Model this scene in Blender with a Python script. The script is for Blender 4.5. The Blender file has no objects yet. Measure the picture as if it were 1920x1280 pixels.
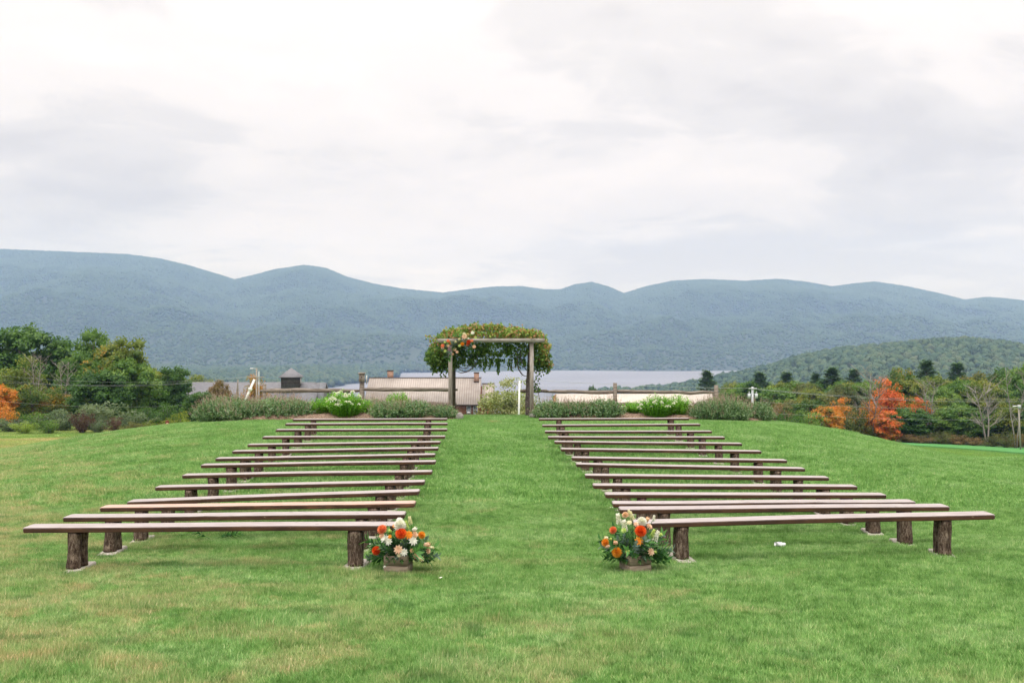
import bpy, bmesh, math, random
import numpy as np
from mathutils import Vector, Matrix, Euler
sc = bpy.context.scene
C = sc.collection
PI = math.pi
F = 1867.0                      # focal length in photo pixels (35 mm on a 36 mm wide sensor)
CAMZ = 1.65
rng = np.random.default_rng(7)
random.seed(7)

# ------------------------------------------------------------------ camera
cd = bpy.data.cameras.new('camera'); cam = bpy.data.objects.new('camera', cd); C.objects.link(cam)
cd.lens = 35; cd.sensor_width = 36; cd.clip_start = 0.1; cd.clip_end = 20000
cam.location = (0, 0, CAMZ); cam.rotation_euler = (math.radians(90), 0, 0)
sc.camera = cam

# ------------------------------------------------------------------ world: overcast sky
SUN_EL, SUN_AZ = math.radians(70), math.radians(-150)
w = bpy.data.worlds.new('World'); sc.world = w; w.use_nodes = True
nt = w.node_tree; nt.nodes.clear()
def N(t, ty, **kw):
    n = t.nodes.new(ty)
    for k, v in kw.items():
        if k.startswith('i_'):
            n.inputs[k[2:].replace('_', ' ')].default_value = v
        else:
            setattr(n, k, v)
    return n
def L(t, a, b): t.links.new(a, b)
def ramp(t, src, stops, interp='LINEAR'):
    r = t.nodes.new('ShaderNodeValToRGB'); r.color_ramp.interpolation = interp
    el = r.color_ramp.elements
    while len(el) < len(stops): el.new(0.5)
    for e, (p, c) in zip(el, stops):
        e.position = p; e.color = (c[0], c[1], c[2], 1) if hasattr(c, '__len__') else (c, c, c, 1)
    if src is not None: L(t, src, r.inputs[0])
    return r
def math_n(t, op, a, b=None, c=None, clamp=False):
    m = t.nodes.new('ShaderNodeMath'); m.operation = op; m.use_clamp = clamp
    for i, x in enumerate((a, b, c)):
        if x is None: continue
        if isinstance(x, (int, float)): m.inputs[i].default_value = x
        else: L(t, x, m.inputs[i])
    return m.outputs[0]
def mixc(t, fac, a, b, mode='MIX'):
    m = t.nodes.new('ShaderNodeMix'); m.data_type = 'RGBA'; m.blend_type = mode
    for s, x in ((0, fac), (6, a), (7, b)):
        if isinstance(x, (int, float)): m.inputs[s].default_value = x
        elif isinstance(x, tuple): m.inputs[s].default_value = (x[0], x[1], x[2], 1)
        else: L(t, x, m.inputs[s])
    return m.outputs[2]
def noise(t, vec, scale, detail=4, rough=0.55, dist=0.0):
    n = t.nodes.new('ShaderNodeTexNoise')
    n.inputs['Scale'].default_value = scale; n.inputs['Detail'].default_value = detail
    n.inputs['Roughness'].default_value = rough; n.inputs['Distortion'].default_value = dist
    if vec is not None: L(t, vec, n.inputs['Vector'])
    return n.outputs['Fac']

sky = N(nt, 'ShaderNodeTexSky', sky_type='NISHITA', sun_disc=False)
sky.sun_elevation = SUN_EL; sky.sun_rotation = SUN_AZ
tc = N(nt, 'ShaderNodeTexCoord')
sep = N(nt, 'ShaderNodeSeparateXYZ'); L(nt, tc.outputs['Generated'], sep.inputs[0])
zz = math_n(nt, 'MAXIMUM', sep.outputs['Z'], 0.0)
zp = math_n(nt, 'ADD', zz, 0.13)
px = math_n(nt, 'DIVIDE', sep.outputs['X'], zp); py = math_n(nt, 'DIVIDE', sep.outputs['Y'], zp)
cv = N(nt, 'ShaderNodeCombineXYZ'); L(nt, px, cv.inputs[0]); L(nt, py, cv.inputs[1])
off = N(nt, 'ShaderNodeVectorMath', operation='ADD'); L(nt, cv.outputs[0], off.inputs[0]); off.inputs[1].default_value = (3.1, 1.7, 0)
n1 = noise(nt, off.outputs[0], 0.55, 6, 0.5, 0.5)
n2 = noise(nt, off.outputs[0], 1.9, 7, 0.58, 0.5)
cl = math_n(nt, 'ADD', math_n(nt, 'MULTIPLY', n1, 0.66), math_n(nt, 'MULTIPLY', n2, 0.34))
clouds = ramp(nt, cl, [(0.40, (0.83, 0.785, 0.76)), (0.47, (0.93, 0.88, 0.85)), (0.53, (1.08, 1.01, 0.97)), (0.62, (1.18, 1.09, 1.04))], 'EASE')
# overcast luminance rises smoothly from the horizon to the zenith (CIE overcast sky)
elev = ramp(nt, zz, [(0.0, 0.54 / 2.4), (0.05, 0.545 / 2.4), (0.085, 0.495 / 2.4), (0.125, 0.50 / 2.4), (0.2, 0.585 / 2.4), (0.34, 0.69 / 2.4), (1.0, 2.3 / 2.4)])
e24 = math_n(nt, 'MULTIPLY', elev.outputs[0], 2.4)
vs = N(nt, 'ShaderNodeVectorMath', operation='SCALE'); L(nt, clouds.outputs[0], vs.inputs[0]); L(nt, e24, vs.inputs['Scale'])
sk = N(nt, 'ShaderNodeVectorMath', operation='SCALE'); L(nt, sky.outputs[0], sk.inputs[0]); sk.inputs['Scale'].default_value = 0.10
wc = mixc(nt, 0.94, sk.outputs[0], vs.outputs[0])
bg = N(nt, 'ShaderNodeBackground'); L(nt, wc, bg.inputs[0]); bg.inputs[1].default_value = 1.0
wo = N(nt, 'ShaderNodeOutputWorld'); L(nt, bg.outputs[0], wo.inputs[0])

sd = bpy.data.lights.new('sun', 'SUN'); sd.energy = 1.5; sd.angle = math.radians(40); sd.color = (1, 0.97, 0.93)
so = bpy.data.objects.new('sun', sd); C.objects.link(so); so.location = (0, -20, 60)
so.rotation_euler = Euler((math.radians(20), 0, math.radians(-25)))
so['kind'] = 'structure'

sc.view_settings.view_transform = 'Standard'; sc.view_settings.look = 'None'
sc.view_settings.gamma = 1; sc.view_settings.exposure = 0.62; sc.view_settings.use_curve_mapping = False
sc.render.engine = 'CYCLES'
cy = sc.cycles
cy.max_bounces = 6; cy.diffuse_bounces = 3; cy.glossy_bounces = 2; cy.transmission_bounces = 3
cy.volume_bounces = 1; cy.transparent_max_bounces = 6; cy.use_denoising = True
cy.caustics_reflective = False; cy.caustics_refractive = False

# ------------------------------------------------------------------ helpers
def link(o, parent=None):
    C.objects.link(o)
    if parent is not None: o.parent = parent
    return o
def tag(o, label=None, cat=None, group=None, kind=None):
    if label: o['label'] = label
    if cat: o['category'] = cat
    if group: o['group'] = group
    if kind: o['kind'] = kind
    return o
def thing(name, label, cat, loc=(0, 0, 0), rz=0, group=None):
    o = bpy.data.objects.new(name, None); o.empty_display_size = 0.2
    o.location = loc; o.rotation_euler = (0, 0, rz); C.objects.link(o)
    return tag(o, label, cat, group)
class G:
    """collects geometry: vertices, polygons (any size), material index, per-face tint"""
    def __init__(s): s.V = []; s.P = []; s.n = 0; s.M = []; s.T = []
    def add(s, V, P, mi=0, tint=None):
        V = np.asarray(V, float).reshape(-1, 3)
        if not isinstance(P, list): P = [P]
        for p in P:
            p = np.asarray(p, int)
            if p.size == 0: continue
            s.P.append(p + s.n); s.M.append(np.full(len(p), mi))
            if tint is None: s.T.append(np.full(len(p), 0.5))
            elif np.isscalar(tint): s.T.append(np.full(len(p), tint))
            else: s.T.append(np.asarray(tint, float))
        s.V.append(V); s.n += len(V)
        return s
    def mesh(s, name, mats, smooth=False):
        me = bpy.data.meshes.new(name)
        V = np.concatenate(s.V)
        me.vertices.add(len(V)); me.vertices.foreach_set('co', V.ravel())
        loops = np.concatenate([p.ravel() for p in s.P]); sizes = np.concatenate([np.full(len(p), p.shape[1]) for p in s.P])
        starts = np.concatenate([[0], np.cumsum(sizes)[:-1]])
        me.loops.add(len(loops)); me.loops.foreach_set('vertex_index', loops.astype(np.int32))
        me.polygons.add(len(sizes)); me.polygons.foreach_set('loop_start', starts.astype(np.int32))
        if not isinstance(mats, (list, tuple)): mats = [mats]
        for m in mats: me.materials.append(m)
        me.polygons.foreach_set('material_index', np.concatenate(s.M).astype(np.int32))
        me.update(calc_edges=True); me.validate()
        if smooth: me.polygons.foreach_set('use_smooth', np.ones(len(sizes), bool))
        T = np.concatenate(s.T)
        if len(T) == len(me.polygons):
            a = me.attributes.new('tint', 'FLOAT', 'FACE'); a.data.foreach_set('value', T.astype(np.float32))
        return me
    def obj(s, name, mats, parent=None, smooth=False, loc=(0, 0, 0)):
        o = bpy.data.objects.new(name, s.mesh(name, mats, smooth)); o.location = loc
        return link(o, parent)
def box(g, c, d, mi=0, rot=None, jit=0, taper=1.0):
    c = np.array(c, float); d = np.array(d, float) / 2
    v = np.array([[x, y, z] for z in (-1, 1) for y in (-1, 1) for x in (-1, 1)], float)
    v[v[:, 2] > 0, :2] *= taper
    v = v * d
    if jit: v = v + rng.uniform(-jit, jit, v.shape)
    if rot is not None: v = v @ np.array(rot).T
    f = np.array([[0, 2, 3, 1], [4, 5, 7, 6], [0, 1, 5, 4], [2, 6, 7, 3], [0, 4, 6, 2], [1, 3, 7, 5]])
    g.add(v + c, f, mi)
def frame_of(d):
    d = d / (np.linalg.norm(d) + 1e-9)
    a = np.array([0, 0, 1.0]) if abs(d[2]) < 0.9 else np.array([1.0, 0, 0])
    u = np.cross(a, d); u /= np.linalg.norm(u); return u, np.cross(d, u)
def tube(g, pts, rad, sides=6, mi=0, cap=True, rough=0.0):
    pts = np.asarray(pts, float); n = len(pts)
    rad = np.broadcast_to(np.asarray(rad, float), (n,))
    ang = np.arange(sides) * 2 * PI / sides; V = []
    u, v = frame_of(pts[-1] - pts[0] + 1e-6)
    rr = 1 + rough * rng.uniform(-1, 1, (n, sides))
    for i in range(n):
        V.append(pts[i] + rad[i] * rr[i][:, None] * (np.cos(ang)[:, None] * u + np.sin(ang)[:, None] * v))
    V = np.concatenate(V); P = []
    for i in range(n - 1):
        a = i * sides
        for k in range(sides):
            k2 = (k + 1) % sides; P.append([a + k, a + k2, a + sides + k2, a + sides + k])
    Ps = [np.array(P)]
    if cap: Ps += [np.array([list(range(sides))[::-1]]), np.array([[(n - 1) * sides + k for k in range(sides)]])]
    g.add(V, Ps, mi)
def leaves(g, P, D, Nn, ln, wd, mi=0, tint=None, fold=0.25):
    """diamond leaves at points P, along D, facing Nn"""
    P = np.asarray(P, float); n = len(P)
    D = D / (np.linalg.norm(D, axis=1, keepdims=True) + 1e-9)
    S = np.cross(D, Nn); S /= (np.linalg.norm(S, axis=1, keepdims=True) + 1e-9)
    U = np.cross(S, D)
    ln = np.broadcast_to(ln, (n,))[:, None]; wd = np.broadcast_to(wd, (n,))[:, None]
    a = P; b = P + D * ln * 0.45 + S * wd * 0.5 + U * wd * fold; c = P + D * ln - U * wd * fold * 0.5; d = P + D * ln * 0.45 - S * wd * 0.5 + U * wd * fold
    V = np.stack([a, b, c, d], 1).reshape(-1, 3)
    g.add(V, np.arange(4 * n).reshape(n, 4), mi, tint if tint is not None else rng.uniform(0, 1, n))
def rdir(n):
    v = rng.normal(size=(n, 3)); return v / np.linalg.norm(v, axis=1, keepdims=True)

def fbm(X, Y, scale, seed, octs=4, gain=0.5):
    r = np.random.default_rng(seed); out = np.zeros_like(X, dtype=float); amp = 1; tot = 0
    for o in range(octs):
        s = 0
        for k in range(7):
            a = r.uniform(0, 2 * PI); f = r.uniform(0.7, 1.4) * 2 * PI / scale * 2 ** o; p = r.uniform(0, 2 * PI)
            s = s + np.sin((X * math.cos(a) + Y * math.sin(a)) * f + p + 0.8 * np.sin((X * math.sin(a) - Y * math.cos(a)) * f * 0.6 + p * 2))
        out += amp * s / 3.0; tot += amp; amp *= gain
    return out / tot

# ------------------------------------------------------------------ materials
def newmat(name):
    m = bpy.data.materials.new(name); m.use_nodes = True; t = m.node_tree; t.nodes.clear()
    o = N(t, 'ShaderNodeOutputMaterial'); return m, t, o
def posn(t):
    return N(t, 'ShaderNodeNewGeometry').outputs['Position']
def objc(t):
    return N(t, 'ShaderNodeTexCoord').outputs['Object']
def vscale(t, v, s):
    m = N(t, 'ShaderNodeVectorMath', operation='MULTIPLY'); L(t, v, m.inputs[0]); m.inputs[1].default_value = s; return m.outputs[0]
def pbr(t, o, col, rough=0.7, spec=0.3, bump=None, bstr=0.3, bdist=0.01, coat=0.0):
    p = N(t, 'ShaderNodeBsdfPrincipled')
    if isinstance(col, tuple): p.inputs['Base Color'].default_value = (*col[:3], 1)
    else: L(t, col, p.inputs['Base Color'])
    if isinstance(rough, (int, float)): p.inputs['Roughness'].default_value = rough
    else: L(t, rough, p.inputs['Roughness'])
    p.inputs['Specular IOR Level'].default_value = spec
    p.inputs['Coat Weight'].default_value = coat; p.inputs['Coat Roughness'].default_value = 0.25
    if bump is not None:
        b = N(t, 'ShaderNodeBump'); b.inputs['Strength'].default_value = bstr; b.inputs['Distance'].default_value = bdist
        L(t, bump, b.inputs['Height']); L(t, b.outputs[0], p.inputs['Normal'])
    L(t, p.outputs[0], o.inputs['Surface']); return p
def simple(name, c1, c2, scale=6, stretch=(1, 1, 1), rough=0.8, spec=0.2, bstr=0.3, bdist=0.01, world=False, detail=5, lo=0.35, hi=0.65):
    m, t, o = newmat(name)
    v = vscale(t, posn(t) if world else objc(t), stretch)
    n = noise(t, v, scale, detail, 0.6)
    r = ramp(t, n, [(lo, c1), (hi, c2)])
    pbr(t, o, r.outputs[0], rough, spec, n, bstr, bdist); return m
def leafmat(name, cols, trans=0.3, noise_scale=0.5, rough=0.55, spread=0.35, world=True):
    """cols: list of colours picked by noise + face tint"""
    m, t, o = newmat(name)
    a = N(t, 'ShaderNodeAttribute', attribute_name='tint')
    n = noise(t, posn(t) if world else objc(t), noise_scale, 3, 0.6)
    oi = N(t, 'ShaderNodeObjectInfo')
    f = math_n(t, 'ADD', math_n(t, 'MULTIPLY', n, 1.0 - spread), math_n(t, 'MULTIPLY', a.outputs['Fac'], spread))
    f = math_n(t, 'ADD', f, math_n(t, 'MULTIPLY_ADD', oi.outputs['Random'], 0.10, -0.05))
    st = [(0.3 + 0.4 * i / max(1, len(cols) - 1), c) for i, c in enumerate(cols)]
    r = ramp(t, f, st)
    d = N(t, 'ShaderNodeBsdfPrincipled'); L(t, r.outputs[0], d.inputs['Base Color']); d.inputs['Roughness'].default_value = rough
    d.inputs['Specular IOR Level'].default_value = 0.25
    tr = N(t, 'ShaderNodeBsdfTranslucent'); L(t, mixc(t, 1.0, r.outputs[0], (1.25, 1.3, 0.7), 'MULTIPLY'), tr.inputs[0])
    mx = N(t, 'ShaderNodeMixShader'); mx.inputs[0].default_value = trans
    L(t, d.outputs[0], mx.inputs[1]); L(t, tr.outputs[0], mx.inputs[2]); L(t, mx.outputs[0], o.inputs['Surface'])
    return m

def lawn_color(t, blade):
    """colour of the turf from where it stands: green, pale, dry and dark patches"""
    p = posn(t); s = N(t, 'ShaderNodeSeparateXYZ'); L(t, p, s.inputs[0])
    big = noise(t, p, 0.16, 3, 0.5, 0.3); mid = noise(t, p, 1.15, 6, 0.68, 0.4); fine = noise(t, vscale(t, p, (1, 1, 1)), 9.0, 4, 0.7)
    g = ramp(t, mid, [(0.32, (0.155, 0.315, 0.078)), (0.5, (0.222, 0.405, 0.122)), (0.68, (0.31, 0.475, 0.195))])
    col = g.outputs[0]
    # fine tufts
    tf = ramp(t, fine, [(0.36, (0.54, 0.63, 0.48)), (0.5, (1, 1, 1)), (0.64, (1.36, 1.2, 1.34))])
    col = mixc(t, 1.0, col, tf.outputs[0], 'MULTIPLY')
    # dry straw patches, commoner towards the near left
    dry = noise(t, p, 1.35, 6, 0.66, 0.6)
    lx = math_n(t, 'MULTIPLY_ADD', s.outputs['X'], -0.026, -0.01); ly = math_n(t, 'MULTIPLY_ADD', s.outputs['Y'], -0.014, 0.13)
    bias = math_n(t, 'MINIMUM', math_n(t, 'ADD', lx, ly), 0.15)
    bias = math_n(t, 'MAXIMUM', bias, -0.16)
    dm = ramp(t, math_n(t, 'ADD', dry, bias), [(0.51, 0.0), (0.71, 0.62)])
    col = mixc(t, dm.outputs[0], col, (0.50, 0.46, 0.245))
    dm2 = ramp(t, math_n(t, 'ADD', noise(t, p, 2.6, 4, 0.6, 0.5), bias), [(0.66, 0.0), (0.76, 0.5)])
    col = mixc(t, dm2.outputs[0], col, (0.52, 0.42, 0.22))
    # dark lush tufts
    dk = ramp(t, noise(t, vscale(t, p, (1, 1, 1)), 2.4, 3, 0.5, 0.4), [(0.62, 0.0), (0.69, 0.55)])
    col = mixc(t, dk.outputs[0], col, (0.075, 0.20, 0.05))
    # the lower lawn beyond the knoll: pale and mown, straw tints at left, vivid strip at right
    far = N(t, 'ShaderNodeMapRange', interpolation_type='SMOOTHSTEP'); L(t, s.outputs['Y'], far.inputs[0])
    far.inputs[1].default_value = 34; far.inputs[2].default_value = 62; far.inputs[3].default_value = 0; far.inputs[4].default_value = 1
    lf = noise(t, vscale(t, p, (0.05, 0.14, 0.1)), 1.0, 5, 0.6, 0.3)
    lc = ramp(t, lf, [(0.36, (0.21, 0.33, 0.085)), (0.5, (0.30, 0.37, 0.12)), (0.62, (0.42, 0.38, 0.17))])
    lr = ramp(t, lf, [(0.4, (0.155, 0.30, 0.065)), (0.6, (0.21, 0.34, 0.085))])
    side = N(t, 'ShaderNodeMapRange'); L(t, s.outputs['X'], side.inputs[0]); side.inputs[1].default_value = -8; side.inputs[2].default_value = 10
    fc = mixc(t, side.outputs[0], lc.outputs[0], lr.outputs[0])
    gy = N(t, 'ShaderNodeMapRange'); L(t, s.outputs['Y'], gy.inputs[0]); gy.inputs[1].default_value = 108; gy.inputs[2].default_value = 116
    gx = math_n(t, 'MULTIPLY', gy.outputs[0], math_n(t, 'GREATER_THAN', s.outputs['X'], 0.0))
    fc = mixc(t, math_n(t, 'MULTIPLY', gx, 0.9), fc, (0.075, 0.235, 0.075))
    col = mixc(t, far.outputs[0], col, fc)
    wd_ = N(t, 'ShaderNodeMapRange'); L(t, s.outputs['Y'], wd_.inputs[0]); wd_.inputs[1].default_value = 142; wd_.inputs[2].default_value = 147
    col = mixc(t, wd_.outputs[0], col, (0.06, 0.065, 0.03))
    # bare sandy scuff in front of the arbour
    dv = N(t, 'ShaderNodeVectorMath', operation='SUBTRACT'); L(t, p, dv.inputs[0]); dv.inputs[1].default_value = (-0.55, 28.9, 0)
    dl = N(t, 'ShaderNodeVectorMath', operation='LENGTH'); L(t, vscale(t, dv.outputs[0], (1, 0.8, 0)), dl.inputs[0])
    dmk = math_n(t, 'MULTIPLY_ADD', noise(t, p, 3, 3), 0.8, -0.1)
    sm = ramp(t, math_n(t, 'SUBTRACT', dmk, dl.outputs['Value']), [(0.0, 0.0), (0.25, 0.8)])
    col = mixc(t, sm.outputs[0], col, (0.50, 0.40, 0.20))
    return col, fine, s
def mat_lawn():
    m, t, o = newmat('lawn'); col, fine, s = lawn_color(t, False)
    f2 = noise(t, posn(t), 22, 3, 0.7)
    c = mixc(t, 1.0, col, ramp(t, f2, [(0.3, (0.62, 0.66, 0.6)), (0.7, (1.12, 1.12, 1.12))]).outputs[0], 'MULTIPLY')
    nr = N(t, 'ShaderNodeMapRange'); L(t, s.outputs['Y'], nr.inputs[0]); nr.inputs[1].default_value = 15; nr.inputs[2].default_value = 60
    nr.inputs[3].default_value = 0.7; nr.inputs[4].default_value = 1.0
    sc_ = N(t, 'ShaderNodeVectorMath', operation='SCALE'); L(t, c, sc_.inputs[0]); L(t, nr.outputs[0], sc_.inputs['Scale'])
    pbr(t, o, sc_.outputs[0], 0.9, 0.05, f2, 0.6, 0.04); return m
def mat_blade():
    m, t, o = newmat('grass_blade'); col, fine, s = lawn_color(t, True)
    a = N(t, 'ShaderNodeAttribute', attribute_name='tint')
    tr_ = ramp(t, a.outputs['Fac'], [(0.0, (0.5, 0.62, 0.45)), (0.45, (0.95, 1.0, 0.9)), (0.84, (1.4, 1.28, 1.35)), (0.86, (1.9, 1.35, 1.7)), (1.0, (2.1, 1.5, 2.1))])
    c = mixc(t, 1.0, col, tr_.outputs[0], 'MULTIPLY')
    oi = N(t, 'ShaderNodeObjectInfo'); orr = ramp(t, oi.outputs['Random'], [(0, (0.88, 0.9, 0.88)), (1, (1.12, 1.1, 1.1))])
    c = mixc(t, 1.0, c, orr.outputs[0], 'MULTIPLY')
    d = N(t, 'ShaderNodeBsdfPrincipled'); L(t, c, d.inputs['Base Color']); d.inputs['Roughness'].default_value = 0.5; d.inputs['Specular IOR Level'].default_value = 0.3
    tr = N(t, 'ShaderNodeBsdfTranslucent'); L(t, c, tr.inputs[0])
    mx = N(t, 'ShaderNodeMixShader'); mx.inputs[0].default_value = 0.35
    L(t, d.outputs[0], mx.inputs[1]); L(t, tr.outputs[0], mx.inputs[2]); L(t, mx.outputs[0], o.inputs['Surface']); return m
def mat_plank(red):
    m, t, o = newmat('stained_plank')
    oc = objc(t); oi = N(t, 'ShaderNodeObjectInfo')
    ad = N(t, 'ShaderNodeVectorMath', operation='ADD'); L(t, oc, ad.inputs[0])
    cr = N(t, 'ShaderNodeCombineXYZ'); L(t, math_n(t, 'MULTIPLY', oi.outputs['Random'], 37.0), cr.inputs[0]); L(t, cr.outputs[0], ad.inputs[1])
    v = vscale(t, ad.outputs[0], (0.9, 9, 9))
    g = noise(t, v, 5, 5, 0.65, 0.4); g2 = noise(t, ad.outputs[0], 1.8, 3, 0.6)
    side = ramp(t, math_n(t, 'ADD', math_n(t, 'MULTIPLY', g, 0.5), math_n(t, 'MULTIPLY', g2, 0.5)),
                [(0.36, (0.028, 0.013, 0.009)), (0.5, (0.060, 0.027, 0.016)), (0.64, (0.108, 0.050, 0.023) if not red else (0.20, 0.085, 0.045))])
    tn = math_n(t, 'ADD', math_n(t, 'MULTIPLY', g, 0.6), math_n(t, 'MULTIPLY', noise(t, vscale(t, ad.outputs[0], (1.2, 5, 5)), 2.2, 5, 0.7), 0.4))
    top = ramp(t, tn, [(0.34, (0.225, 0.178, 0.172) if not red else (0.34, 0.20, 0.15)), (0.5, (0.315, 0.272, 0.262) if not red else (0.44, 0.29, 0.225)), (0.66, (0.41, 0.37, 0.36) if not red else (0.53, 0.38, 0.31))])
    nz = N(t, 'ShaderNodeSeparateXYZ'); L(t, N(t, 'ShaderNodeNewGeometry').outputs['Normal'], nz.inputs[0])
    f = ramp(t, nz.outputs['Z'], [(0.75, 0.0), (0.95, 1.0)])      # sky reflection on the seat top, painted in as a paler colour
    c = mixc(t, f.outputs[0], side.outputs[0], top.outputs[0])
    sf = ramp(t, noise(t, vscale(t, ad.outputs[0], (5, 14, 14)), 2.6, 4, 0.7, 0.6), [(0.67, 0.0), (0.73, 0.65)])
    c = mixc(t, sf.outputs[0], c, (0.36, 0.27, 0.20))
    kn = ramp(t, noise(t, vscale(t, ad.outputs[0], (3, 7, 7)), 1.9, 2, 0.5, 0.3), [(0.27, 0.7), (0.33, 0.0)])
    c = mixc(t, kn.outputs[0], c, (0.05, 0.03, 0.022))
    pbr(t, o, c, 0.48, 0.35, g, 0.3, 0.004, coat=0.06); return m
def mat_log():
    m, t, o = newmat('log_post')
    oc = objc(t); oi = N(t, 'ShaderNodeObjectInfo')
    ad = N(t, 'ShaderNodeVectorMath', operation='ADD'); L(t, oc, ad.inputs[0])
    cr = N(t, 'ShaderNodeCombineXYZ'); L(t, math_n(t, 'MULTIPLY', oi.outputs['Random'], 31.0), cr.inputs[2]); L(t, cr.outputs[0], ad.inputs[1])
    g = noise(t, vscale(t, ad.outputs[0], (10, 10, 1.1)), 5, 6, 0.7, 1.0); g2 = noise(t, ad.outputs[0], 7, 3, 0.6)
    a = ramp(t, g, [(0.36, (0.032, 0.022, 0.016)), (0.5, (0.11, 0.08, 0.06)), (0.66, (0.30, 0.25, 0.20))])
    b = ramp(t, g2, [(0.4, (0.75, 0.7, 0.68)), (0.7, (1.15, 1.1, 1.05))])
    pbr(t, o, mixc(t, 1.0, a.outputs[0], b.outputs[0], 'MULTIPLY'), 0.85, 0.15, g, 0.9, 0.012); return m
M = {}
M['lawn'] = mat_lawn(); M['blade'] = mat_blade()
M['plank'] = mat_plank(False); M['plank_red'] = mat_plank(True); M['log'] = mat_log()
M['concrete'] = simple('concrete', (0.30, 0.27, 0.23), (0.46, 0.43, 0.38), 9, bstr=0.4)
M['crate'] = simple('rough_crate_wood', (0.20, 0.15, 0.11), (0.38, 0.31, 0.23), 5, (1, 6, 8), bstr=0.5, bdist=0.004)
M['grey_wood'] = simple('weathered_grey_wood', (0.20, 0.175, 0.15), (0.40, 0.36, 0.32), 4, (7, 7, 0.8), bstr=0.6)
M['grey_beam'] = simple('weathered_grey_beam', (0.20, 0.175, 0.16), (0.42, 0.38, 0.34), 4, (0.8, 7, 7), bstr=0.6)
M['rail'] = simple('split_rail', (0.085, 0.068, 0.052), (0.27, 0.235, 0.20), 4, (0.7, 7, 7), bstr=0.8, bdist=0.02)
M['dark_post'] = simple('dark_post', (0.05, 0.04, 0.03), (0.15, 0.125, 0.10), 5, (6, 6, 1), bstr=0.8, bdist=0.02)
M['bark'] = simple('bark', (0.07, 0.055, 0.045), (0.22, 0.19, 0.16), 3, (5, 5, 1), bstr=0.7, bdist=0.03)
M['bare_bark'] = simple('bare_grey_bark', (0.15, 0.13, 0.115), (0.33, 0.295, 0.27), 3, (5, 5, 1), bstr=0.5, bdist=0.03)
M['vine_stem'] = simple('vine_stem', (0.06, 0.045, 0.045), (0.17, 0.135, 0.125), 9, (2, 2, 2))
M['mulch'] = simple('mulch', (0.10, 0.06, 0.04), (0.33, 0.235, 0.17), 22, world=True, bstr=1.0, bdist=0.05, detail=6)
M['rock'] = simple('rock', (0.13, 0.12, 0.11), (0.32, 0.30, 0.275), 4, bstr=0.6, bdist=0.03)
M['white_paint'] = simple('white_paint', (0.62, 0.62, 0.60), (0.78, 0.78, 0.76), 5, bstr=0.1)
M['metal'] = simple('galvanised_metal', (0.40, 0.42, 0.45), (0.58, 0.60, 0.63), 6, rough=0.45, spec=0.5, bstr=0.05)
M['wire'] = simple('wire', (0.28, 0.30, 0.31), (0.40, 0.42, 0.43), 1, rough=0.5)
M['shingle'] = simple('grey_shingle', (0.12, 0.12, 0.132), (0.195, 0.195, 0.21), 1.6, (1, 6, 6), bstr=0.5, bdist=0.03)
M['shingle_dark'] = simple('dark_shingle', (0.11, 0.115, 0.125), (0.18, 0.185, 0.20), 1.6, (1, 6, 6), bstr=0.5, bdist=0.03)
M['siding'] = simple('dark_board_siding', (0.055, 0.058, 0.055), (0.12, 0.125, 0.115), 2.5, (6, 6, 1), bstr=0.4)
M['tan_roof'] = simple('tan_metal_roof', (0.30, 0.262, 0.232), (0.41, 0.365, 0.33), 0.35, rough=0.5, spec=0.35, bstr=0.02)
M['tan_seam'] = simple('roof_seam', (0.25, 0.20, 0.18), (0.31, 0.26, 0.235), 1, rough=0.6, bstr=0.02)
M['cream_roof'] = simple('cream_metal_roof', (0.43, 0.38, 0.33), (0.52, 0.465, 0.41), 0.5, rough=0.5, spec=0.3, bstr=0.05)
M['wood_wall'] = simple('red_brown_wall', (0.22, 0.095, 0.05), (0.36, 0.17, 0.09), 2, (1, 1, 6), bstr=0.3)
M['dark_trim'] = simple('dark_trim', (0.05, 0.035, 0.03), (0.09, 0.07, 0.06), 2)
M['brick'] = simple('chimney_brick', (0.24, 0.14, 0.10), (0.40, 0.25, 0.18), 3, bstr=0.4)
M['glass'] = simple('window_glass', (0.10, 0.13, 0.15), (0.24, 0.28, 0.31), 0.8, rough=0.08, spec=0.8, bstr=0.0)
M['paper'] = simple('crumpled_paper', (0.62, 0.62, 0.64), (0.82, 0.82, 0.84), 14, bstr=0.4, rough=0.5)
M['ink'] = simple('blue_print', (0.14, 0.17, 0.32), (0.30, 0.32, 0.45), 14)
M['skin'] = simple('skin', (0.42, 0.24, 0.18), (0.50, 0.30, 0.23), 5, bstr=0.05)
M['hair'] = simple('auburn_hair', (0.09, 0.025, 0.015), (0.18, 0.055, 0.03), 18, (3, 3, 1))
M['shirt'] = simple('pale_pink_shirt', (0.50, 0.38, 0.36), (0.62, 0.50, 0.46), 6)
M['trouser'] = simple('dark_trousers', (0.05, 0.055, 0.08), (0.09, 0.10, 0.13), 6)
def mat_water():
    m, t, o = newmat('lake_water'); p = posn(t)
    n = noise(t, vscale(t, p, (0.010, 0.03, 0.03)), 5.0, 5, 0.65, 0.3)
    n3 = noise(t, vscale(t, p, (0.0012, 0.006, 0.006)), 1.0, 4, 0.6, 0.4)
    r = ramp(t, n3, [(0.35, 0.42), (0.65, 0.6)])
    c = ramp(t, n3, [(0.38, (0.08, 0.09, 0.12)), (0.62, (0.15, 0.16, 0.20))])
    q = pbr(t, o, c.outputs[0], r.outputs[0], 1.0, n, 0.35, 0.5); q.inputs['IOR'].default_value = 1.33; return m
M['water'] = mat_water()
M['forest_floor'] = simple('forest_floor', (0.022, 0.038, 0.020), (0.034, 0.054, 0.026), 0.01, world=True, bstr=0.0)
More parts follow.
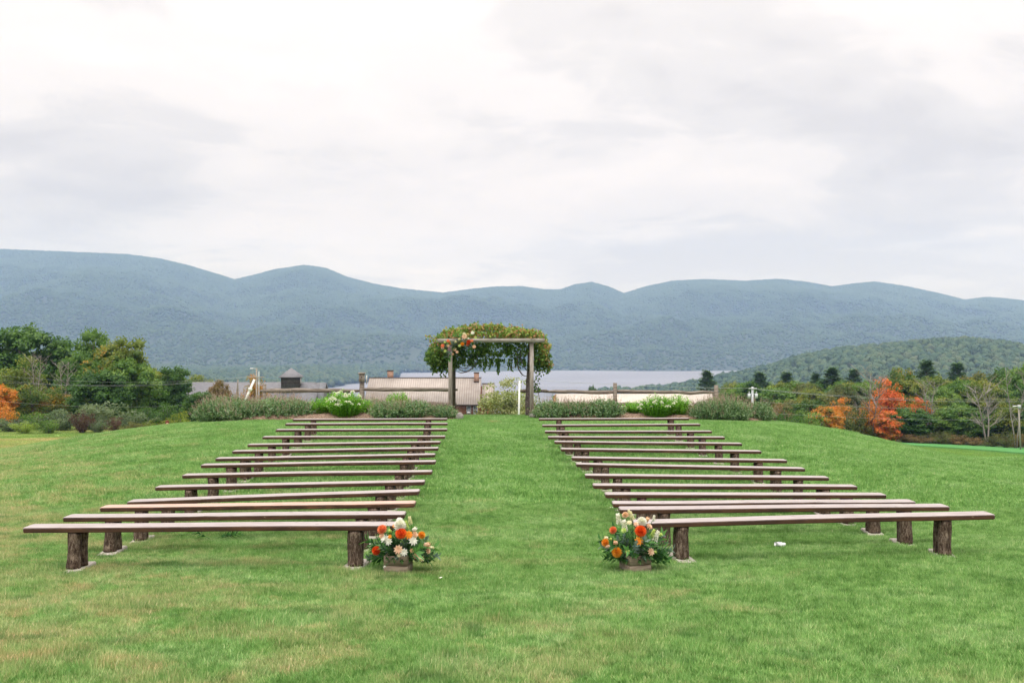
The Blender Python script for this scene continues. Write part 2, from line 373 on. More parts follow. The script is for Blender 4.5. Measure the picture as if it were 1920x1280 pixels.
def mat_farcrown(name, cols):
    m, t, o = newmat(name); oi = N(t, 'ShaderNodeObjectInfo'); p = posn(t)
    f = math_n(t, 'ADD', math_n(t, 'MULTIPLY', oi.outputs['Random'], 0.42), math_n(t, 'MULTIPLY', noise(t, p, 0.0022, 6, 0.65), 0.58))
    r = ramp(t, f, [(0.12 + 0.76 * i / (len(cols) - 1), c) for i, c in enumerate(cols)])
    pbr(t, o, r.outputs[0], 0.9, 0.05); return m
M['far_crown'] = mat_farcrown('far_forest_crown', [(0.036, 0.062, 0.032), (0.046, 0.076, 0.034), (0.056, 0.088, 0.037), (0.078, 0.104, 0.042)])
M['mid_crown'] = mat_farcrown('hill_forest_crown', [(0.027, 0.053, 0.035), (0.042, 0.075, 0.043), (0.058, 0.094, 0.048), (0.08, 0.112, 0.052), (0.11, 0.11, 0.065)])
LM = {
 'deep': leafmat('leaf_deep_green', [(0.026, 0.072, 0.015), (0.058, 0.135, 0.026), (0.115, 0.205, 0.042)]),
 'mid': leafmat('leaf_mid_green', [(0.045, 0.115, 0.02), (0.11, 0.21, 0.038), (0.20, 0.29, 0.06)]),
 'yellowgreen': leafmat('leaf_yellow_green', [(0.065, 0.12, 0.02), (0.15, 0.20, 0.032), (0.27, 0.27, 0.05)]),
 'olive': leafmat('leaf_olive', [(0.06, 0.09, 0.025), (0.12, 0.14, 0.04), (0.20, 0.17, 0.05)]),
 'turning': leafmat('leaf_turning', [(0.04, 0.10, 0.02), (0.08, 0.15, 0.028), (0.16, 0.19, 0.035), (0.42, 0.22, 0.03)]),
 'orange': leafmat('leaf_orange', [(0.12, 0.16, 0.03), (0.50, 0.22, 0.035), (0.72, 0.24, 0.035)]),
 'red': leafmat('leaf_red_orange', [(0.10, 0.14, 0.03), (0.48, 0.17, 0.035), (0.72, 0.15, 0.045), (0.74, 0.25, 0.06)]),
 'greygreen': leafmat('leaf_grey_green', [(0.07, 0.115, 0.055), (0.13, 0.185, 0.10), (0.21, 0.26, 0.15)]),
 'pine': leafmat('pine_needles', [(0.035, 0.09, 0.036), (0.07, 0.145, 0.055), (0.12, 0.20, 0.075)], trans=0.1),
 'paleolive': leafmat('leaf_pale_olive', [(0.15, 0.20, 0.07), (0.26, 0.30, 0.12), (0.36, 0.36, 0.19)]),
 'maroon': leafmat('leaf_maroon', [(0.05, 0.03, 0.025), (0.10, 0.05, 0.04), (0.16, 0.09, 0.06)]),
 'lime': leafmat('leaf_lime', [(0.14, 0.24, 0.035), (0.24, 0.34, 0.05), (0.34, 0.40, 0.08)]),
 'brown': leafmat('leaf_brown', [(0.12, 0.10, 0.04), (0.20, 0.14, 0.06), (0.28, 0.17, 0.08)]),
 'catmint': leafmat('catmint_leaf', [(0.07, 0.145, 0.06), (0.155, 0.26, 0.12), (0.28, 0.39, 0.22)], noise_scale=3, spread=0.6),
 'seedhead': leafmat('pinkish_seed_head', [(0.22, 0.17, 0.13), (0.34, 0.25, 0.21), (0.42, 0.30, 0.29)], noise_scale=3, spread=0.6),
 'phlox': leafmat('phlox_leaf', [(0.07, 0.20, 0.02), (0.15, 0.36, 0.035), (0.25, 0.48, 0.06)], noise_scale=2, spread=0.6),
 'petal_white': leafmat('white_petal', [(0.72, 0.70, 0.66), (0.85, 0.84, 0.80)], trans=0.25, noise_scale=8),
 'petal_cream': leafmat('cream_petal', [(0.72, 0.66, 0.42), (0.84, 0.80, 0.58)], trans=0.25, noise_scale=8),
 'petal_peach': leafmat('peach_petal', [(0.72, 0.44, 0.28), (0.84, 0.62, 0.46)], trans=0.25, noise_scale=8),
 'petal_coral': leafmat('coral_petal', [(0.72, 0.16, 0.06), (0.86, 0.28, 0.13)], trans=0.25, noise_scale=8),
 'petal_orange': leafmat('orange_petal', [(0.78, 0.26, 0.02), (0.90, 0.42, 0.05)], trans=0.25, noise_scale=8),
 'petal_red': leafmat('scarlet_petal', [(0.62, 0.05, 0.01), (0.86, 0.14, 0.02)], trans=0.25, noise_scale=8),
 'petal_mauve': leafmat('mauve_petal', [(0.42, 0.26, 0.34), (0.58, 0.40, 0.46)], trans=0.25, noise_scale=8),
 'petal_lime': leafmat('lime_petal', [(0.44, 0.58, 0.14), (0.60, 0.70, 0.26)], trans=0.25, noise_scale=8),
 'bouquet': leafmat('bouquet_leaf', [(0.022, 0.08, 0.026), (0.055, 0.17, 0.05), (0.12, 0.28, 0.075)], noise_scale=9, spread=0.7),
 'bouquet_grey': leafmat('bouquet_blue_grey_leaf', [(0.09, 0.15, 0.12), (0.17, 0.24, 0.20)], noise_scale=9, spread=0.7),
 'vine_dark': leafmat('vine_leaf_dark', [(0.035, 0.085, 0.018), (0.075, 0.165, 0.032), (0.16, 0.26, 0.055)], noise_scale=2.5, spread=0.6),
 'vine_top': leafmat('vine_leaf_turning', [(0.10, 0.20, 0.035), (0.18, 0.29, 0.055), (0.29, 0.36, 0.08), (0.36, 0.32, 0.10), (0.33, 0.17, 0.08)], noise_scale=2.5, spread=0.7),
}

# ------------------------------------------------------------------ terrain
# front edge of every plank seat as (left x, left y, right x, right y) read off the photograph
LB = [(40, 990, 758, 985), (116, 970.4, 758, 964), (185, 951.7, 777, 943.5), (236, 941, 785, 921), (289, 913.5, 795, 903), (340, 891, 809, 884),
      (375, 872, 816, 865), (402.5, 859.6, 815, 852), (434, 846, 821, 840), (463, 833.5, 825, 828.5), (491, 819, 834, 818), (516, 805.5, 838, 804.5),
      (534, 794.5, 838.6, 793.5), (548, 786, 838, 785)]
RB = [(1190, 981.5, 1868.5, 964.7), (1163, 955.5, 1783, 949.7), (1150, 944, 1718.7, 940.4), (1136, 927, 1663.8, 928), (1113, 910, 1609, 912),
      (1098, 891, 1556, 895.4), (1081, 870, 1511, 878.5), (1073, 858, 1477, 863), (1052, 841.6, 1429, 846), (1040, 828, 1392.5, 831.5),
      (1027.7, 819, 1360, 819.4), (1022, 808.4, 1335.8, 808.3), (1017, 797, 1314, 795), (1010.5, 785, 1293, 784)]
BL, BD, BT, SEAT = 3.66, 0.24, 0.047, 0.42
def bench_pose(b):
    xl, yl, xr, yr = b; Y = F * BL / (xr - xl)
    return (xl - 960) / F * Y, (xr - 960) / F * Y, Y, CAMZ - (yl - 640) / F * Y, CAMZ - (yr - 640) / F * Y
ctrl = []
for b in LB + RB:
    xl, xr, Y, zl, zr = bench_pose(b)
    ctrl += [(xl, Y, CAMZ - zl + SEAT), (xr, Y, CAMZ - zr + SEAT)]
nb = len(ctrl)
ctrl += [(0, 0, 1.65), (-8, 0, 1.75), (8, 0, 1.72), (0, 5, 1.87), (-4, 5.5, 1.9), (4, 5.5, 1.88), (0, -12, 1.5), (0, -40, 1.6), (30, -20, 2.4), (-30, -20, 2.4),
         (-30, 5, 3.4), (30, 5, 3.2), (-14, 12, 2.5), (14, 12, 2.45), (-70, 0, 8), (70, 0, 9), (-100, -40, 8), (100, -40, 10),
         (0, 28.5, 2.36), (0, 31, 2.41), (0, 33.2, 2.50), (0, 36, 2.75), (-5, 31, 2.42), (5, 31, 2.45), (-5, 35, 2.62), (5, 35, 2.65), (-5, 38, 3.05), (5, 38, 3.1),
         (-9.6, 31, 2.52), (-12.5, 33, 2.95), (-14, 27, 3.05), (-16, 36, 3.7), (-10, 37, 3.2), (8.7, 32, 2.62), (12, 32.5, 3.22), (10.5, 38, 3.7), (16, 34, 4.4), (14, 26, 3.0),
         (0, 45, 4.3), (-10, 45, 4.6), (12, 46, 5.0), (0, 60, 6.6), (0, 90, 9.8), (0, 130, 12.6), (0, 170, 15), (-25, 60, 7.2), (-36, 70, 8.3), (-42, 90, 8.9), (-50, 110, 9.4),
         (-25, 90, 9.0), (-35, 110, 9.55), (-75, 110, 9.6), (-60, 60, 8.5), (-60, 150, 12.5), (-100, 170, 13), (-130, 80, 11),
         (22, 42, 5.7), (36, 70, 9.0), (51, 100, 11.7), (72, 140, 15.1), (53, 140, 14.15), (35, 95, 10.3), (22, 62, 7.6), (26, 75, 8.7), (60, 60, 10.5), (100, 140, 17.5), (60, 172, 17.5), (130, 80, 16), (25, 130, 12.9),
         (110, 175, 19)]
ctrl += [(10.2, 28, 2.8), (10.8, 24, 2.95), (11.3, 21.5, 2.88), (12.6, 24.5, 3.2), (9.5, 18, 2.62), (14, 20, 3.3), (12, 28, 3.25)]
ctrl = np.array(ctrl)
def tps_fit(P, h, lam):
    n = len(P); d = np.linalg.norm(P[:, None] - P[None], axis=2); K = np.where(d > 0, d * d * np.log(d + 1e-12), 0) + lam
    A = np.zeros((n + 3, n + 3)); A[:n, :n] = K; A[:n, n] = 1; A[:n, n + 1:] = P; A[n, :n] = 1; A[n + 1:, :n] = P.T
    return np.linalg.solve(A, np.concatenate([h, np.zeros(3)]))
# stretch the far distances so that near detail and far sweep are equally smooth
def warp(X, Y):
    k = 1 / np.sqrt(1 + (np.hypot(X, Y) / 30) ** 2) ** 0.65
    return np.stack([X * k, Y * k], -1)
lamv = np.diag(np.where(np.arange(len(ctrl)) < nb, 6.0, 0.6))
WP = warp(ctrl[:, 0], ctrl[:, 1]); TW = tps_fit(WP, ctrl[:, 2], lamv)
def near_h(X, Y):
    Q = warp(X, Y).reshape(-1, 2); out = np.empty(len(Q))
    for i in range(0, len(Q), 20000):
        q = Q[i:i + 20000]; d = np.linalg.norm(q[:, None] - WP[None], axis=2)
        out[i:i + 20000] = (d * d * np.log(d + 1e-12)) @ TW[:-3] + TW[-3] + q @ TW[-2:]
    return out.reshape(np.shape(X))
RIDGE = np.array([(-900, 500), (-300, 470), (0, 470), (100, 474), (240, 480), (300, 488), (350, 500), (400, 515), (440, 527), (470, 520), (520, 507), (570, 500), (610, 505), (650, 522), (700, 535),
    (760, 545), (830, 552), (880, 546), (930, 541), (980, 540), (1020, 546), (1050, 546), (1080, 536), (1110, 532), (1140, 540), (1170, 553), (1210, 540), (1260, 530),
    (1320, 527), (1400, 530), (1460, 526), (1510, 531), (1560, 540), (1600, 535), (1640, 531), (1700, 540), (1760, 553), (1810, 565), (1850, 560), (1890, 563), (1920, 567), (2300, 555), (2900, 580)], float)
HILL = np.array([(1000, 742), (1180, 740), (1250, 731), (1300, 719), (1400, 702), (1440, 692), (1500, 672), (1560, 659), (1640, 647), (1720, 641), (1800, 640), (1860, 644), (1920, 649), (2200, 655), (2900, 700)], float)
LAKE = 100.0
def far_z(X, Y):
    """height relative to the camera"""
    u = 960 + F * X / np.maximum(Y, 50.0)
    z = np.interp(Y, [100, 170, 300, 600, 1000, 1350, 1800], [-12, -15.5, -24, -58, -92, -102, -108.0])
    z = z + fbm(X, Y, 500, 3, 3) * np.clip((Y - 250) / 600, 0, 1) * 3
    # wooded land left of the lake
    lb = 1 / (1 + np.exp((X + 330 + 0.02 * (Y - 2000) + 40 * np.sin(Y / 260.0)) / 22))
    z = np.maximum(z, (-90 + fbm(X, Y, 700, 5, 3) * 8) * lb + -115 * (1 - lb))
    # far mountains
    ys = 3300 + 90 * np.sin(X / 330.0) + 60 * np.sin(X / 140.0 + 1)
    Yr = 6600.0
    zr = (640 - np.interp(u, RIDGE[:, 0], RIDGE[:, 1])) / F * Yr
    t = np.clip((Y - ys) / (Yr - ys), 0, 1.6)
    s = np.where(t < 1, 0.82 * t + 0.18 * t * t, 1 - 1.2 * (t - 1))
    m = -103 + (zr + 103) * s
    env = np.sin(np.clip(t, 0, 1) * PI) ** 0.8
    m = m + env * (fbm(X, Y, 1400, 11, 4, 0.55) * 78 + fbm(X + Y * 0.3, Y * 0.35, 420, 12, 3) * 20) + np.clip(t, 0, 0.03) / 0.03 * 6
    m = np.where(Y > ys - 40, m, -130)
    # the nearer wooded hill at right
    yc = 1750.0; zh = (640 - np.interp(u, HILL[:, 0], HILL[:, 1])) / F * yc - 9
    k = np.where(Y < yc, np.clip(1 - ((yc - Y) / 620) ** 2, 0, 1), np.clip(1 - ((Y - yc) / 480) ** 2, 0, 1))
    hh = -112 + (zh + 112) * k + fbm(X, Y, 260, 21, 3) * 7 * k
    hh = np.where(u > 1000, hh, -130)
    return np.maximum(np.maximum(z, m), hh)
def H(X, Y):
    """world z of the ground"""
    X = np.asarray(X, float); Y = np.asarray(Y, float)
    b = np.clip((Y - 135) / 55, 0, 1); b = b * b * (3 - 2 * b)
    return CAMZ + (1 - b) * (-near_h(X, np.minimum(Y, 200))) + b * far_z(X, Y)
def h1(x, y): return float(H(np.array([x]), np.array([y]))[0])

def grid_mesh(rows, us, apex):
    R, U = np.meshgrid(rows, us, indexing='ij'); X = U * (R + apex); Y = R
    Z = H(X, Y); n, m = R.shape
    V = np.stack([X, Y, Z], -1).reshape(-1, 3); i = np.arange(n * m).reshape(n, m)
    return V, np.stack([i[:-1, :-1], i[:-1, 1:], i[1:, 1:], i[1:, :-1]], -1).reshape(-1, 4)
us = np.linspace(-1.05, 1.05, 421)
rows1 = np.concatenate([np.linspace(-45, 0, 30), np.linspace(0, 60, 181)[1:], 60 * (178 / 60) ** np.linspace(0, 1, 90)[1:]])
g = G(); V, P = grid_mesh(rows1, us, 60); g.add(V, P)
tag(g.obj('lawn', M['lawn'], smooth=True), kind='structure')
rows2 = np.concatenate([178 * (3000 / 178) ** np.linspace(0, 1, 130), np.linspace(3000, 8200, 190)[1:]])
g = G(); V, P = grid_mesh(rows2, us, 60); g.add(V, P)
tag(g.obj('hills', M['forest_floor'], smooth=True), kind='structure')
g = G(); g.add([[-3500, 700, 0], [3500, 700, 0], [3500, 4200, 0], [-3500, 4200, 0]], np.array([[0, 1, 2, 3]]))
tag(g.obj('lake', M['water'], loc=(0, 0, CAMZ - LAKE)), kind='structure')

# ------------------------------------------------------------------ scattering by geometry nodes
def scatter(name, pts, rots, scl, idx, meshes, kind='stuff'):
    """one object that instances meshes on points"""
    coll = bpy.data.collections.new(name + '_sources')
    for k, me in enumerate(meshes):
        coll.objects.link(bpy.data.objects.new('%s_source_%02d' % (name, k), me))
    me = bpy.data.meshes.new(name); n = len(pts)
    me.vertices.add(n); me.vertices.foreach_set('co', np.asarray(pts, float).ravel())
    for an, ty, dat in (('rot', 'FLOAT_VECTOR', rots), ('scl', 'FLOAT_VECTOR', scl)):
        a = me.attributes.new(an, ty, 'POINT'); a.data.foreach_set('vector', np.asarray(dat, np.float32).ravel())
    a = me.attributes.new('pick', 'INT', 'POINT'); a.data.foreach_set('value', np.asarray(idx, np.int32))
    o = link(bpy.data.objects.new(name, me)); o['kind'] = kind
    t = bpy.data.node_groups.new(name + '_nodes', 'GeometryNodeTree')
    t.interface.new_socket(name='Geometry', in_out='INPUT', socket_type='NodeSocketGeometry')
    t.interface.new_socket(name='Geometry', in_out='OUTPUT', socket_type='NodeSocketGeometry')
    gi = t.nodes.new('NodeGroupInput'); go = t.nodes.new('NodeGroupOutput')
    ip = t.nodes.new('GeometryNodeInstanceOnPoints'); ci = t.nodes.new('GeometryNodeCollectionInfo')
    ci.inputs['Collection'].default_value = coll; ci.inputs['Separate Children'].default_value = True; ci.inputs['Reset Children'].default_value = True
    def attr(nm, ty):
        a = t.nodes.new('GeometryNodeInputNamedAttribute'); a.data_type = ty; a.inputs[0].default_value = nm
        return [s for s in a.outputs if s.enabled and s.name == 'Attribute'][0]
    L(t, gi.outputs[0], ip.inputs['Points']); L(t, ci.outputs[0], ip.inputs['Instance']); ip.inputs['Pick Instance'].default_value = True
    L(t, attr('pick', 'INT'), ip.inputs['Instance Index'])
    L(t, attr('rot', 'FLOAT_VECTOR'), ip.inputs['Rotation']); L(t, attr('scl', 'FLOAT_VECTOR'), ip.inputs['Scale'])
    L(t, ip.outputs[0], go.inputs[0])
    md = o.modifiers.new('scatter', 'NODES'); md.node_group = t
    return o

# ---- far forest: lumpy crowns
def ico(sub):
    bm = bmesh.new(); bmesh.ops.create_icosphere(bm, subdivisions=sub, radius=1)
    V = np.array([v.co[:] for v in bm.verts]); P = np.array([[v.index for v in f.verts] for f in bm.faces]); bm.free(); return V, P
def lump(sub, seed, conif=False):
    V, P = ico(sub); r = np.random.default_rng(seed); V = V * (1 + r.uniform(-0.22, 0.22, (len(V), 1)))
    if conif: V = V * np.array([0.62, 0.62, 1.35]); V[:, :2] *= np.clip(1.05 - 0.5 * (V[:, 2:] + 1.3) / 2.6, 0.25, 1)
    else: V = V * np.array([1, 1, 0.95])
    return V, P
def leafy_crown(n, seed, size):
    g = G(); r = rng
    nc = 16; cc = rdir(nc) * r.uniform(0.35, 0.75, (nc, 1)) * np.array([1, 1, 0.8])
    k = r.integers(0, nc, n); d = rdir(n); d[:, 2] = np.abs(d[:, 2]) * 1.0 - 0.25
    P = cc[k] + d * r.uniform(0.28, 0.42, (n, 1))
    leaves(g, P, rdir(n) + d * 0.2, d + rdir(n) * 0.4, size, size * 0.8)
    return g
far_src = []
for k in range(4):
    g = G(); V, P = lump(2, 50 + k, k == 3); g.add(V, P); far_src.append(g.mesh('far_crown', M['far_crown']))
Ys = 3250 + 3700 * np.sqrt(rng.uniform(0, 1, 320000)); Xs = rng.uniform(-0.74, 0.74, len(Ys)) * Ys
Zs = H(Xs, Ys); ok = Zs > CAMZ - LAKE + 1.5; Xs, Ys, Zs = Xs[ok], Ys[ok], Zs[ok]
s = rng.uniform(4.6, 7.6, len(Xs)); n = len(Xs)
pts = np.stack([Xs, Ys, Zs + s * 0.35], 1); rots = np.stack([np.zeros(n), np.zeros(n), rng.uniform(0, 6.28, n)], 1)
scatter('far_forest', pts, rots, np.stack([s, s, s * rng.uniform(0.75, 1.1, n)], 1), rng.choice(4, n, p=[0.34, 0.34, 0.32, 0.0]), far_src)
# left shore woodland and nearer hill
mid_src = []
for k in range(4):
    gg = leafy_crown(520, 70 + k, 0.24); V, P = lump(2, 90 + k); gg.add(V * 0.84, P); mid_src.append(gg.mesh('hill_crown', M['mid_crown']))
gg = G(); V, P = lump(3, 99, True); gg.add(V * (1 + rng.uniform(-0.15, 0.15, (len(V), 1))), P); mid_src.append(gg.mesh('hill_conifer', M['far_crown']))
xa = rng.uniform(100, 1750, 34000); ya = rng.uniform(1120, 2300, 34000)
xb = rng.uniform(-1500, -200, 26000); yb = rng.uniform(1500, 3300, 26000)
Xs = np.concatenate([xa, xb]); Ys = np.concatenate([ya, yb]); Zs = H(Xs, Ys)
ok = (Zs > CAMZ - LAKE + 1.0) & (np.abs(Xs) < 0.76 * Ys); Xs, Ys, Zs = Xs[ok], Ys[ok], Zs[ok]; n = len(Xs)
s = rng.uniform(4.8, 9.6, n); pts = np.stack([Xs, Ys, Zs + s * 0.7], 1); rots = np.stack([np.zeros(n), np.zeros(n), rng.uniform(0, 6.28, n)], 1)
scatter('hillside_forest', pts, rots, np.stack([s, s, s * rng.uniform(0.85, 1.2, n)], 1), rng.choice(5, n, p=[0.25, 0.25, 0.25, 0.25, 0.0]), mid_src)

# ------------------------------------------------------------------ trees
def limb_path(p0, d, ln, n=6, droop=0.0, wob=0.12):
    pts = [np.array(p0, float)]; d = np.array(d, float) / np.linalg.norm(d)
    for i in range(n):
        d = d + rng.normal(0, wob, 3) + np.array([0, 0, -droop]); d /= np.linalg.norm(d); pts.append(pts[-1] + d * ln / n)
    return np.array(pts)
def make_broadleaf(seed, lobes=7, nleaf=7000, leaf=0.030, low=0.12, wide=0.5, dome=0, core=True):
    """unit tree: height 1, radius about `wide`; returns (trunk G, crown G)"""
    global rng; keep = rng; rng = np.random.default_rng(seed)
    T = G(); K = G()
    tr = limb_path((0, 0, -0.04), (0, 0, 1), 0.8, 7, 0, 0.05); tube(T, tr, np.linspace(0.026, 0.007, len(tr)), 7)
    cl = []
    for i in range(lobes + 5):
        f = low + 0.05 + (0.80 - low) * (i + 0.5) / (lobes + 5); base = tr[min(len(tr) - 1, int(f * 7))]
        a = i * 2.4 + rng.uniform(-0.5, 0.5); up = 0.25 + 0.9 * f
        prof = math.sin(min(1, max(0.12, (f - low) / (1 - low) * 0.95 + 0.18)) * PI) ** 0.6
        ln = wide * prof * rng.uniform(0.68, 0.92)
        lp = limb_path(base, (math.cos(a), math.sin(a), up + 0.25), ln * 1.12, 5, 0.0, 0.12); tube(T, lp, np.linspace(0.011, 0.003, len(lp)), 5)
        for q in (1, 2, 3, 4, 5):
            cl.append((lp[q] + rng.normal(0, 0.035, 3), rng.uniform(0.065, 0.115) * (0.8 + prof * 0.4)))
            if rng.random() < 0.6:
                l2 = limb_path(lp[q], (math.cos(a + rng.uniform(-1.5, 1.5)), math.sin(a + rng.uniform(-1.5, 1.5)), 0.5), ln * 0.35, 3); tube(T, l2, np.linspace(0.005, 0.002, len(l2)), 4)
                cl.append((l2[-1], rng.uniform(0.05, 0.085)))
    top = tr[-1]
    for q in range(9): cl.append((top + np.array([rng.normal(0, 0.09), rng.normal(0, 0.09), rng.uniform(-0.08, 0.11)]), rng.uniform(0.06, 0.10)))
    for q in range(dome):
        z = 1 - 1.5 * (q + 0.5) / dome; rr = math.sqrt(max(0, 1 - z * z)); a = q * 2.39996 + rng.uniform(-0.3, 0.3); f = rng.uniform(0.80, 1.0)
        cl.append((np.array([math.cos(a) * rr * wide * 0.84 * f, math.sin(a) * rr * wide * 0.84 * f, 0.56 + 0.36 * z * f]), rng.uniform(0.075, 0.12) * (0.7 if wide < 0.35 else 1)))
    C_ = np.array([c for c, r in cl]); R_ = np.array([r for c, r in cl])
    if core:
        V1, P1 = ico(1)
        for c, r in cl: K.add(c + V1 * (1 + rng.uniform(-0.2, 0.2, (len(V1), 1))) * r * 0.62 * np.array([1.1, 1.1, 0.85]), P1, 0, 0.15)  # lumps inside the clumps tinted dark: painted shade within the crown
    wgt = R_ ** 2; k = rng.choice(len(cl), nleaf, p=wgt / wgt.sum())
    d = rdir(nleaf); d[:, 2] = np.where(d[:, 2] < -0.3, -d[:, 2], d[:, 2])
    P = C_[k] + d * (R_[k] * rng.uniform(0.55, 1.08, nleaf))[:, None] * np.array([1.1, 1.1, 0.88])
    tint_c = rng.uniform(0, 1, len(cl))
    leaves(K, P, rdir(nleaf) + d * 0.5 - np.array([0, 0, 0.3]), d * 0.8 + np.array([0, 0, 0.6]) + rdir(nleaf) * 0.5, leaf * rng.uniform(0.7, 1.3, nleaf), leaf * 0.8,
           tint=np.clip(0.6 * tint_c[k] + 0.4 * rng.uniform(0, 1, nleaf), 0, 1))
    # rescale to unit height
    zmax = max(v[:, 2].max() for v in K.V)
    for gg in (T, K): gg.V = [v / zmax for v in gg.V]
    rng = keep; return T, K
def make_pine(seed, nleaf=5200, wide=0.27):
    global rng; keep = rng; rng = np.random.default_rng(seed)
    T = G(); K = G(); tube(T, [(0, 0, -0.04), (0.004, 0, 0.5), (0, 0, 0.97)], [0.02, 0.012, 0.003], 6)
    for i in range(46):
        f = 0.16 + 0.82 * i / 46; a = i * 2.4; ln = wide * 1.25 * (1.02 - f) * rng.uniform(0.7, 1.1) + 0.012
        lp = limb_path((0, 0, f), (math.cos(a), math.sin(a), 0.35 + 0.3 * f), ln, 4, 0.05, 0.06); tube(T, lp, np.linspace(0.006, 0.002, 5), 4)
        m = nleaf // 46; tt = rng.uniform(0.25, 1.05, m); pp = lp[0] + (lp[-1] - lp[0]) * tt[:, None] + rng.normal(0, 0.018, (m, 3)) * np.array([1, 1, 0.6])
        dd = (lp[-1] - lp[0])[None] * 1.5 / ln + rdir(m); leaves(K, pp, dd, np.array([[0, 0, 1.0]]) + rdir(m) * 0.4, 0.034 * rng.uniform(0.7, 1.2, m), 0.014)
    rng = keep; return T, K
def make_bare(seed, thick=0.02, n1=9, spread=0.4):
    global rng; keep = rng; rng = np.random.default_rng(seed); T = G()
    for s0 in range(2):
        tr = limb_path((0.02 * s0, 0, -0.03), (0.08 * (s0 * 2 - 1), 0.02, 1), 0.92, 9, 0, 0.05); tube(T, tr, np.linspace(thick, thick * 0.2, len(tr)), 7)
        for i in range(n1):
            q = 3 + i % 6; a = rng.uniform(0, 6.28); lp = limb_path(tr[q], (math.cos(a), math.sin(a), 0.9), spread * rng.uniform(0.4, 1), 6, 0.0, 0.12)
            tube(T, lp, np.linspace(thick * 0.42, thick * 0.1, len(lp)), 5)
            for j in range(5):
                a2 = a + rng.uniform(-1.2, 1.2); l2 = limb_path(lp[1 + j], (math.cos(a2), math.sin(a2), 0.8), spread * 0.35 * rng.uniform(0.5, 1), 4, 0, 0.14)
                tube(T, l2, np.linspace(thick * 0.2, thick * 0.06, len(l2)), 4)
                l3 = limb_path(l2[2], (math.cos(a2 + 1), math.sin(a2 - 1), 0.7), spread * 0.2, 3, 0, 0.14); tube(T, l3, np.linspace(thick * 0.11, thick * 0.05, len(l3)), 3)
    rng = keep; return T, None
def make_shrub(seed, nleaf=3200, leaf=0.06, wide=0.62):
    """unit shrub: height 1, foliage to the ground"""
    global rng; keep = rng; rng = np.random.default_rng(seed); T = G(); K = G(); cl = []
    for i in range(15):
        a = i * 2.4; o = rng.uniform(0.1, 1); lp = limb_path((0.05 * math.cos(a), 0.05 * math.sin(a), -0.05), (math.cos(a) * o, math.sin(a) * o, 1.0), rng.uniform(0.7, 0.98), 5, 0.03, 0.1)
        tube(T, lp, np.linspace(0.018, 0.005, len(lp)), 4)
        for q in (1, 2, 3, 4, 5): cl.append((lp[q] * np.array([wide * 1.7, wide * 1.7, 0.95]), rng.uniform(0.10, 0.19)))
    C_ = np.array([c for c, r in cl]); R_ = np.array([r for c, r in cl]); k = rng.integers(0, len(cl), nleaf)
    d = rdir(nleaf); d[:, 2] = np.where(d[:, 2] < -0.2, -d[:, 2], d[:, 2]); P = C_[k] + d * (R_[k] * rng.uniform(0.5, 1.1, nleaf))[:, None]; P[:, 2] = np.maximum(P[:, 2], 0.02)
    leaves(K, P, rdir(nleaf) + d * 0.7 + np.array([0, 0, 0.4]), d + rdir(nleaf) * 0.5, leaf * rng.uniform(0.6, 1.3, nleaf), leaf * 0.55)
    zmax = max(v[:, 2].max() for v in K.V)
    for gg in (T, K): gg.V = [v / zmax for v in gg.V]
    rng = keep; return T, K
SHAPES = {
 'round_a': make_broadleaf(101, 7, 11000, 0.031, 0.10, 0.50, 34), 'round_b': make_broadleaf(102, 8, 10500, 0.031, 0.12, 0.46, 26),
 'tall_a': make_broadleaf(103, 9, 9000, 0.028, 0.10, 0.30, 16), 'tall_b': make_broadleaf(104, 8, 8500, 0.028, 0.14, 0.33, 14),
 'loose': make_broadleaf(105, 7, 4600, 0.030, 0.20, 0.42, 6, False), 'loose_b': make_broadleaf(106, 8, 4200, 0.028, 0.15, 0.36, 6, False),
 'pine_a': make_pine(107), 'pine_b': make_pine(108, 4600, 0.32),
 'bare_a': make_bare(109, 0.014, 13), 'bare_b': make_bare(110, 0.009, 12, 0.32), 'birch': make_bare(111, 0.010, 9, 0.22),
 'shrub_a': make_shrub(112), 'shrub_b': make_shrub(113, 3600, 0.05), 'wispy': make_shrub(114, 3000, 0.075, 0.7),
}
WID = {}
for k, (T, K) in SHAPES.items():
    vv = np.concatenate([v for v in (K or T).V]); WID[k] = np.percentile(vv[:, 0], 98.5) - np.percentile(vv[:, 0], 1.5)
MESHC = {}
def tree_parts(shape, col):
    key = (shape, col)
    if key not in MESHC:
        T, K = SHAPES[shape]; bark = M['bare_bark'] if shape in ('bare_a', 'bare_b', 'birch') else M['bark']
        if ('T', shape) not in MESHC: MESHC[('T', shape)] = T.mesh('trunk', bark, True)
        MESHC[key] = (MESHC[('T', shape)], K.mesh('crown', LM[col]) if K else None)
    return MESHC[key]
def tree(x, ytop, wpx, Y, shape, col, label, name='tree', cat='tree', group=None, rz=None, sink=0.0):
    X = (x - 960) / F * Y; zb = h1(X, Y) - sink; zt = CAMZ - (ytop - 640) / F * Y; hgt = max(zt - zb, 0.5); wd = wpx / F * Y
    o = thing(name, label, cat, (X, Y, zb), rz if rz is not None else random.uniform(-0.5, 0.5) + random.choice((0, PI)), group)
    a, b = tree_parts(shape, col); sxy = wd / WID[shape]
    t = bpy.data.objects.new('trunk', a); link(t, o); t.scale = (min(sxy, hgt * 1.1), min(sxy, hgt * 1.1), hgt)
    if b: k = bpy.data.objects.new('stems' if False else 'crown', b); link(k, o); k.scale = (sxy, sxy, hgt); t.scale = (sxy, sxy, hgt)
    return o
GL, GR = 'trees at the left edge of the lawn', 'trees at the right edge of the lawn'
